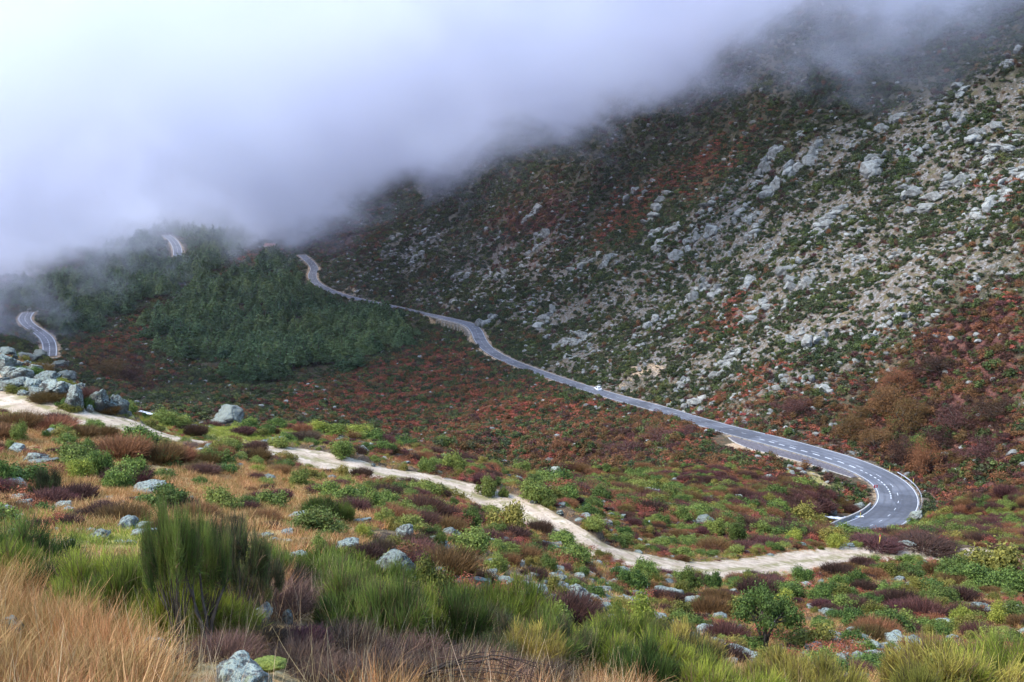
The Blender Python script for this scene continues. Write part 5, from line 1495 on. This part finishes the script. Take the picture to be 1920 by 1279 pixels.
def make_car():
    i = IDX_AT(1115); t, rt = sides(ROAD)
    p = ROAD[i].copy(); p[:2] += rt[i] * 1.65
    root = empty('car', (p[0], p[1], p[2] + 0.01), heading(i))
    tag(root, 'white car driving along the straight stretch of mountain road', 'car')
    prof = [(-2.15, .32), (-2.2, .72), (-2.1, .95), (-1.75, 1.02), (-1.3, 1.46), (-.2, 1.52), (.45, 1.44), (1.1, 1.0), (1.95, .86), (2.18, .66), (2.15, .32)]
    n = len(prof); V, Fc = [], []
    for s, w in ((-1, .86), (1, .86)):
        for x, z in prof: V.append((x, s * (w - (0.14 if z > 1.2 else 0)), z))
    V = np.array(V)
    quads = np.array([[k, (k + 1) % n, (k + 1) % n + n, k + n] for k in range(n)])
    tri = []
    for off, flip in ((0, False), (n, True)):
        c = len(V); V = np.vstack([V, V[off:off + n].mean(0)[None]])
        for k in range(n):
            a, b = off + k, off + (k + 1) % n
            tri.append((c, b, a) if flip else (c, a, b))
    obj('body', mesh_np('car_body', V, [quads, np.array(tri)], False, [M_CAR]), root)
    def pane(name, pts): obj(name, mesh_np(name, np.array(pts), np.array([[0, 1, 2, 3]]), False, [M_GLASS]), root)
    pane('windscreen', [(.50, -.68, 1.44), (.50, .68, 1.44), (1.08, .78, 1.03), (1.08, -.78, 1.03)])
    pane('rear_window', [(-1.34, -.68, 1.46), (-1.34, .68, 1.46), (-1.76, .76, 1.05), (-1.76, -.76, 1.05)])
    for s in (-1, 1):
        pane('side_window', [(-1.2, s * .80, 1.38), (-.1, s * .76, 1.44), (-.1, s * .872, 1.05), (-1.5, s * .872, 1.05)])
        pane('side_window', [(0.0, s * .76, 1.43), (.42, s * .79, 1.36), (.95, s * .872, 1.05), (0.0, s * .872, 1.05)])
        for x in (-1.32, 1.36):
            w = cyl_part('wheel', root, (x, s * .82, .31), .31, .2, M_RUBBER, 'Y', 20)
            cyl_part('rim', w, (0, 0, -s * .105), .19, .02, M_STEEL, 'Z', 14)
        box_part('headlight', root, (2.12, s * .6, .7), (.12, .3, .14), M_STEEL, 0, .02)
        box_part('tail_light', root, (-2.14, s * .62, .8), (.12, .25, .16), M_RED, 0, .02)
make_car()

def make_house():
    p = spot(508, 467)
    root = empty('house', tuple(p + np.array([0, 0, -0.3])), math.radians(-25))
    tag(root, 'small pinkish house with low tiled roof beside the far end of the road', 'house')
    L, D, H = 11.0, 6.5, 3.4
    box_part('wall', root, (0, -D / 2 + .15, H / 2), (L, .3, H), M_PLASTER); box_part('wall', root, (0, D / 2 - .15, H / 2), (L, .3, H), M_PLASTER)
    for s in (-1, 1):
        v = np.array([[s * L / 2, -D / 2 + .3, 0], [s * L / 2, D / 2 - .3, 0], [s * L / 2, D / 2 - .3, H], [s * L / 2, 0, H + 1.9], [s * L / 2, -D / 2 + .3, H]])
        v2 = v.copy(); v2[:, 0] -= s * .3
        V = np.vstack([v, v2]); quads = np.array([[k, (k + 1) % 5, (k + 1) % 5 + 5, k + 5] for k in range(5)])
        tri = np.array([[0, 1, 2], [0, 2, 3], [0, 3, 4], [5, 7, 6], [5, 8, 7], [5, 9, 8]])
        obj('gable_wall', mesh_np('gable_wall', V, [quads, tri], False, [M_PLASTER]), root)
        sl = math.atan2(1.9, D / 2)
        r = box_part('roof_slope', root, (0, s * (D / 4 + .15), H + 1.02), (L + .9, (D / 2 + .5) / math.cos(sl), .18), M_TILE)
        r.rotation_euler = (-s * sl, 0, 0)
    c = box_part('chimney', root, (2.6, .8, H + 2.0), (.7, .7, 1.6), M_PLASTER); box_part('chimney_cap', c, (0, 0, .86), (.9, .9, .12), M_TILE)
    for x in (-3.6, -1.2, 3.4):
        w = box_part('window', root, (x, -D / 2 - .002, 1.8), (1.0, .08, 1.1), M_GLASS); box_part('frame', w, (0, -.045, -.6), (1.2, .14, .1), M_CONCRETE)
    dd = box_part('door', root, (1.2, -D / 2 - .01, 1.05), (1.1, .1, 2.1), M_WOOD); cyl_part('handle', dd, (.4, -.08, 0), .05, .08, M_STEEL, 'Y', 8)
    box_part('porch_slab', root, (0, -D / 2 - 1.3, -.1), (L + 3, 2.4, .5), M_CONCRETE)
make_house()

def snow_pole(px, py, label, h=1.7):
    p = spot(px, py)
    root = empty('snow_pole', tuple(p)); tag(root, label, 'pole', 'snow poles along the road')
    cyl_part('post', root, (0, 0, h / 2 - .1), .055, h, M_YELLOW, 'Z', 8)
    cyl_part('cap', root, (0, 0, h - .05), .06, .15, M_RED, 'Z', 8)
for a in ((1649, 868, 'yellow snow pole on the outside of the bend, left of two close together'), (1668, 886, 'yellow snow pole on the outside of the bend, right of two close together'),
          (1649, 1026, 'yellow snow pole standing just beyond the gravel track below the bend'), (1613, 974, 'yellow snow pole at the inner end of the hairpin parapet'),
          (1257, 760, 'thin snow pole beside the upper edge of the straight road'), (1378, 796, 'thin snow pole on the upper verge before the hairpin bend'), (1712, 909, 'yellow snow pole at the outermost point of the hairpin bend')):
    snow_pole(*a, 1.2 if a[1] > 1000 else 1.7)

p = spot(1641, 922)
root = empty('marker_sign', tuple(p), math.radians(20)); tag(root, 'small red marker board at the inner edge of the hairpin', 'sign')
cyl_part('post', root, (0, 0, .6), .05, 1.4, M_STEEL, 'Z', 8); box_part('panel', root, (0, -.08, 1.35), (1.1, .05, .7), M_RED, 0, .01); box_part('stripe', root, (0, -.11, 1.35), (.25, .02, .5), M_PAINT)

def rail(i0, i1, off, label):
    t, rt = sides(ROAD)
    P = ROAD[i0:i1]; q = P.copy(); q[:, :2] += rt[i0:i1] * off
    c = q.mean(0)
    root = empty('guard_rail', tuple(c)); tag(root, label, 'guard rail')
    prof = [(0, .45), (.07, .52), (0, .60), (.07, .68), (0, .76)]
    V = np.stack([np.concatenate([q[:, :2] + rt[i0:i1] * (-dx), (q[:, 2] + z)[:, None]], 1) for dx, z in prof], 1) - c
    n, k = V.shape[:2]; ii = np.arange(n - 1)[:, None] * k + np.arange(k - 1)[None]
    f = np.stack([ii, ii + 1, ii + k + 1, ii + k], -1).reshape(-1, 4)
    obj('beam', mesh_np('beam', V.reshape(-1, 3), f, False, [M_STEEL]), root)
    for j in range(0, n, 3):
        pos = q[j] - c; pos[:2] += rt[i0 + j] * .09
        box_part('post', root, (pos[0], pos[1], pos[2] + .2), (.1, .1, 1.1), M_STEEL, math.atan2(rt[i0 + j, 1], rt[i0 + j, 0]))
rail(IDX_AT(1655, True), IDX_AT(1640), 5.2, 'galvanised guard rail around the outside of the hairpin bend')

def wall_run(name, label, i0, i1, off, top, bottom, thick, mat, seg):
    """a wall beside the road built of separate lengths"""
    t, rt = sides(ROAD)
    c = ROAD[(i0 + i1) // 2].copy()
    root = empty(name, tuple(c)); tag(root, label, 'wall')
    for a in range(i0, i1 - 1, seg):
        b = min(a + seg, i1 - 1)
        P = ROAD[a:b + 1].copy()
        if b < i1 - 1: P[-1] = P[-1] - (P[-1] - P[-2]) * 0.06
        rr = rt[a:b + 1]
        L = P.copy(); R = P.copy(); L[:, :2] += rr * off; R[:, :2] += rr * (off + thick)
        V = np.stack([np.c_[L[:, :2], L[:, 2] + bottom], np.c_[L[:, :2], L[:, 2] + top], np.c_[R[:, :2], R[:, 2] + top], np.c_[R[:, :2], R[:, 2] + bottom]], 1) - c
        n = len(P); k = 4
        ii = np.arange(n - 1)[:, None] * k; j = np.arange(4)[None]; j2 = (j + 1) % 4
        f = np.stack([ii + j, ii + j2, ii + k + j2, ii + k + j], -1).reshape(-1, 4)
        f = np.vstack([f, [[0, 3, 2, 1]], [[(n - 1) * 4, (n - 1) * 4 + 1, (n - 1) * 4 + 2, (n - 1) * 4 + 3]]])
        obj('wall_length', mesh_np('wall_length', V.reshape(-1, 3), f, False, [mat]), root)
    return root, c
wall_run('parapet', 'low pale concrete parapet along the inside of the hairpin bend', IDX_AT(1606, True), IDX_AT(1678, True), -5.35, .75, -1.2, .35, M_CONCRETE, 4)

def retaining_wall():
    i0, i1 = WALL_I0, WALL_I1
    root, c = wall_run('retaining_wall', 'pale masonry retaining wall with buttresses under the road where it turns left', i0, i1, -5.0, -.15, -6.5, .9, M_MASONRY, 5)
    t, rt = sides(ROAD)
    for a in range(i0 + 2, i1, 4):
        p = ROAD[a].copy(); p[:2] += rt[a] * -5.35
        b = box_part('buttress', root, (p[0] - c[0], p[1] - c[1], p[2] - c[2] - 3.5), (.9, 1.1, 6.2), M_MASONRY, math.atan2(rt[a, 1], rt[a, 0]), .04)
retaining_wall()

def stone_apron():
    """dark ribbed stone apron on the inner slope of the far arm, laid in rows along the road"""
    i0, i1 = AP0, AP1
    P = ROAD[i0:i1]; n = len(P)
    wid = APRON_W
    root = empty('stone_apron', tuple(P[n // 2])); tag(root, 'dark ribbed stone apron on the inner slope of the road', None, None, 'structure')
    rows = 9; t, rt = sides(ROAD); rr = rt[i0:i1]
    for k in range(rows):
        lo, hi = (k + .04) / rows, (k + .86) / rows
        pts = []
        for w in (lo, hi):
            off = -(ROAD_W[i0:i1] + .15 + wid * w)
            xy = P[:, :2] + rr * off[:, None]
            pts.append(np.c_[xy, np.maximum(gz(xy[:, 0], xy[:, 1]), P[:, 2] - 0.35 - 0.42 * wid * w) + 0.10])
        a, b = pts; b2 = b.copy(); b2[:, 2] -= .3
        V = np.stack([a, b, b2], 1) - P[n // 2]
        ii = np.arange(n - 1)[:, None] * 3 + np.arange(2)[None]
        f = np.stack([ii, ii + 1, ii + 4, ii + 3], -1).reshape(-1, 4)
        obj('stone_row', mesh_np('stone_row', V.reshape(-1, 3), f, False, [M_PAVING]), root)
    # pale kerb line at its foot
    off = -(ROAD_W[i0:i1] + .2 + wid); xy = P[:, :2] + rr * off[:, None]
    a = np.c_[xy, np.maximum(gz(xy[:, 0], xy[:, 1]), P[:, 2] - .35 - .42 * wid) + .16]; b = a.copy(); b[:, :2] -= rr * .3; b2 = b.copy(); b2[:, 2] -= .5
    V = np.stack([a, b, b2], 1) - P[n // 2]; ii = np.arange(n - 1)[:, None] * 3 + np.arange(2)[None]
    obj('kerb', mesh_np('kerb', V.reshape(-1, 3), np.stack([ii, ii + 1, ii + 4, ii + 3], -1).reshape(-1, 4), False, [M_CONCRETE]), root)
stone_apron()

# ------------------------------------------------------------------ stream
def mat_water():
    m = NT('white_stream_water'); P = m.geo()
    n = m.noise(P, 0.9, 5, 0.6)
    c = m.mix(m.step(n, 0.34, 0.48), (0.10, 0.13, 0.15), (0.80, 0.83, 0.86))
    return m.done(c, 0.3, m.bump(n, 0.8, 0.3), 0.5)
M_WATER = mat_water()
def stream(k, label):
    P, w = STREAM_PATHS[k].copy(), STREAMS[k][1]
    P[:, 2] = running_mean(gz(P[:, 0], P[:, 1]), 5)
    n = len(P); u = np.linspace(0, 1, n)
    t, rt = sides(P)
    ww = w * (0.7 + 0.5 * np.abs(np.sin(u * 9 + 1))) * np.sin(np.pi * np.clip(u, .04, .96)) ** .4
    rows = []
    for v in np.linspace(-1, 1, 7):
        xy = P[:, :2] + rt * (ww * v)[:, None]
        rows.append(np.c_[xy, P[:, 2] + .55 - .22 * v * v + 0.18 * fbm(xy[:, 0] * 1.3, xy[:, 1] * 1.3, 2, 5)])
    V = np.stack(rows, 1); k = 7; ii = np.arange(n - 1)[:, None] * k + np.arange(k - 1)[None]
    o = obj('stream', mesh_np('stream', V.reshape(-1, 3), np.stack([ii, ii + 1, ii + k + 1, ii + k], -1).reshape(-1, 4)[:, ::-1], True, [M_WATER]))
    tag(o, label, None, None, 'structure')
stream(0, 'white water of the stream just below the hairpin')
stream(1, 'white rapids of the stream right of the hairpin')
stream(2, 'glimpse of pale stream beyond the track at left')

# ------------------------------------------------------------------ fallen branch and lone stalks in front
def fallen_branch():
    p0 = spot(770, 1285); r = math.hypot(p0[0], p0[1]); s = r / F_PX
    root = empty('fallen_branch', tuple(p0)); tag(root, 'bare arching grey brown branch lying over the grass at bottom centre', 'branch')
    rng = np.random.default_rng(5)
    for k in range(11):
        e = 300 * s * rng.uniform(0.5, 1.0); h = rng.uniform(20, 62) * s; dy = rng.normal() * 0.35
        pts = np.array([[0, 0, 0], [e * .3, dy * .3, h * .75], [e * .65, dy * .7, h], [e, dy, h * rng.uniform(.2, .7)]]) + np.array([rng.normal() * .08, 0, 0.08])
        q = catmull(pts, 0.05); q[1:] += rng.normal(size=(len(q) - 1, 3)) * 0.006
        v, f = tube(q, np.linspace(0.016 if k < 3 else 0.009, 0.003, len(q)), 6)
        obj('twig', mesh_np('twig', v, f, True, [M_TWIG]), root)
fallen_branch()

write_labels()
# ------------------------------------------------------------------ cloud bank lying on the slopes
def build_cloud():
    lo, hi = np.array([-1500., 260., -200.]), np.array([600., 1900., 330.])
    v = np.array([[a, b, c] for a in (lo[0], hi[0]) for b in (lo[1], hi[1]) for c in (lo[2], hi[2])])
    f = np.array([[0, 1, 3, 2], [4, 6, 7, 5], [0, 4, 5, 1], [2, 3, 7, 6], [0, 2, 6, 4], [1, 5, 7, 3]])
    m = NT('cloud_vapour')
    pos = m.geo()
    sep = m.n('SeparateXYZ'); m.link(pos, sep.inputs[0])
    X, Y, Z = sep.outputs
    base = m.math('ADD', m.math('MULTIPLY', X, 0.235), m.math('ADD', m.math('MULTIPLY', Y, -0.082), CLOUD_C))
    base = m.math('SUBTRACT', base, m.math('MULTIPLY', m.math('MAXIMUM', m.math('SUBTRACT', -260.0, X), 0.0), 0.32))
    hgt = m.math('SUBTRACT', Z, base)
    sc = m.n('Mapping'); m.link(pos, sc.inputs[0]); sc.inputs['Scale'].default_value = (1, 1, 1.5)
    n1 = m.noise(sc.outputs[0], 0.0065, 4, 0.62, 0.6)
    n2 = m.noise(sc.outputs[0], 0.009, 3, 0.6, 0.8)
    n3 = m.noise(sc.outputs[0], 0.028, 3, 0.6, 1.0)
    hgt_r = m.math('ADD', hgt, m.math('MULTIPLY', m.math('SUBTRACT', n3, 0.5), 110.0))
    d = m.math('ADD', hgt_r, m.math('MULTIPLY', m.math('SUBTRACT', n1, 0.5), CLOUD_AMP))
    dens = m.math('MULTIPLY', m.math('MULTIPLY', m.step(d, -8, 62), m.math('MULTIPLY', m.step(m.math('SUBTRACT', hgt, m.math('MULTIPLY', m.math('MAXIMUM', m.math('SUBTRACT', Y, 620.0), 0.0), 0.04)), 70, 140, 1.0, 0.0), m.step(Y, 330, 560))), m.math('MULTIPLY', m.step(n2, 0.32, 0.68, 0.2, 1.7), CLOUD_DENS))
    # a thin place in the cloud, through which the upper stretch of far road shows
    g = hit(350, 440); g = g / np.linalg.norm(g)
    c = g * 960.0
    rel = m.n('VectorMath', operation='SUBTRACT'); m.link(pos, rel.inputs[0]); rel.inputs[1].default_value = tuple(c)
    dot = m.n('VectorMath', operation='DOT_PRODUCT'); m.link(rel.outputs[0], dot.inputs[0]); dot.inputs[1].default_value = tuple(g)
    ln = m.n('VectorMath', operation='LENGTH'); m.link(rel.outputs[0], ln.inputs[0])
    along = m.math('POWER', m.math('ABSOLUTE', dot.outputs['Value']), 2.0)
    across = m.math('MAXIMUM', m.math('SUBTRACT', m.math('POWER', ln.outputs['Value'], 2.0), along), 0.0)
    q = m.math('ADD', m.math('DIVIDE', along, 220.0 ** 2), m.math('DIVIDE', across, 55.0 ** 2))
    q = m.math('ADD', q, m.math('MULTIPLY', m.math('SUBTRACT', n2, 0.5), 2.4))
    dens = m.math('MULTIPLY', dens, m.step(q, 0.2, 1.5, 0.12, 1.0))
    dens = m.math('ADD', dens, HAZE_DENS)
    vol = m.n('VolumePrincipled')
    vol.inputs['Color'].default_value = (0.80, 0.806, 0.878, 1)
    vol.inputs['Anisotropy'].default_value = 0.15
    m.link(dens, vol.inputs['Density'])
    m.link(vol.outputs[0], m.out.inputs['Volume'])
    me = mesh_np('cloud_bank', v, f, False, [m.m])
    o = obj('cloud_bank', me)
    tag(o, 'low grey white cloud drifting across the mountain and hiding its upper slopes', 'cloud', None, 'stuff')
CLOUD_C, CLOUD_AMP, CLOUD_DENS, HAZE_DENS = 56.0, 320.0, 0.030, 0.00005
build_cloud()
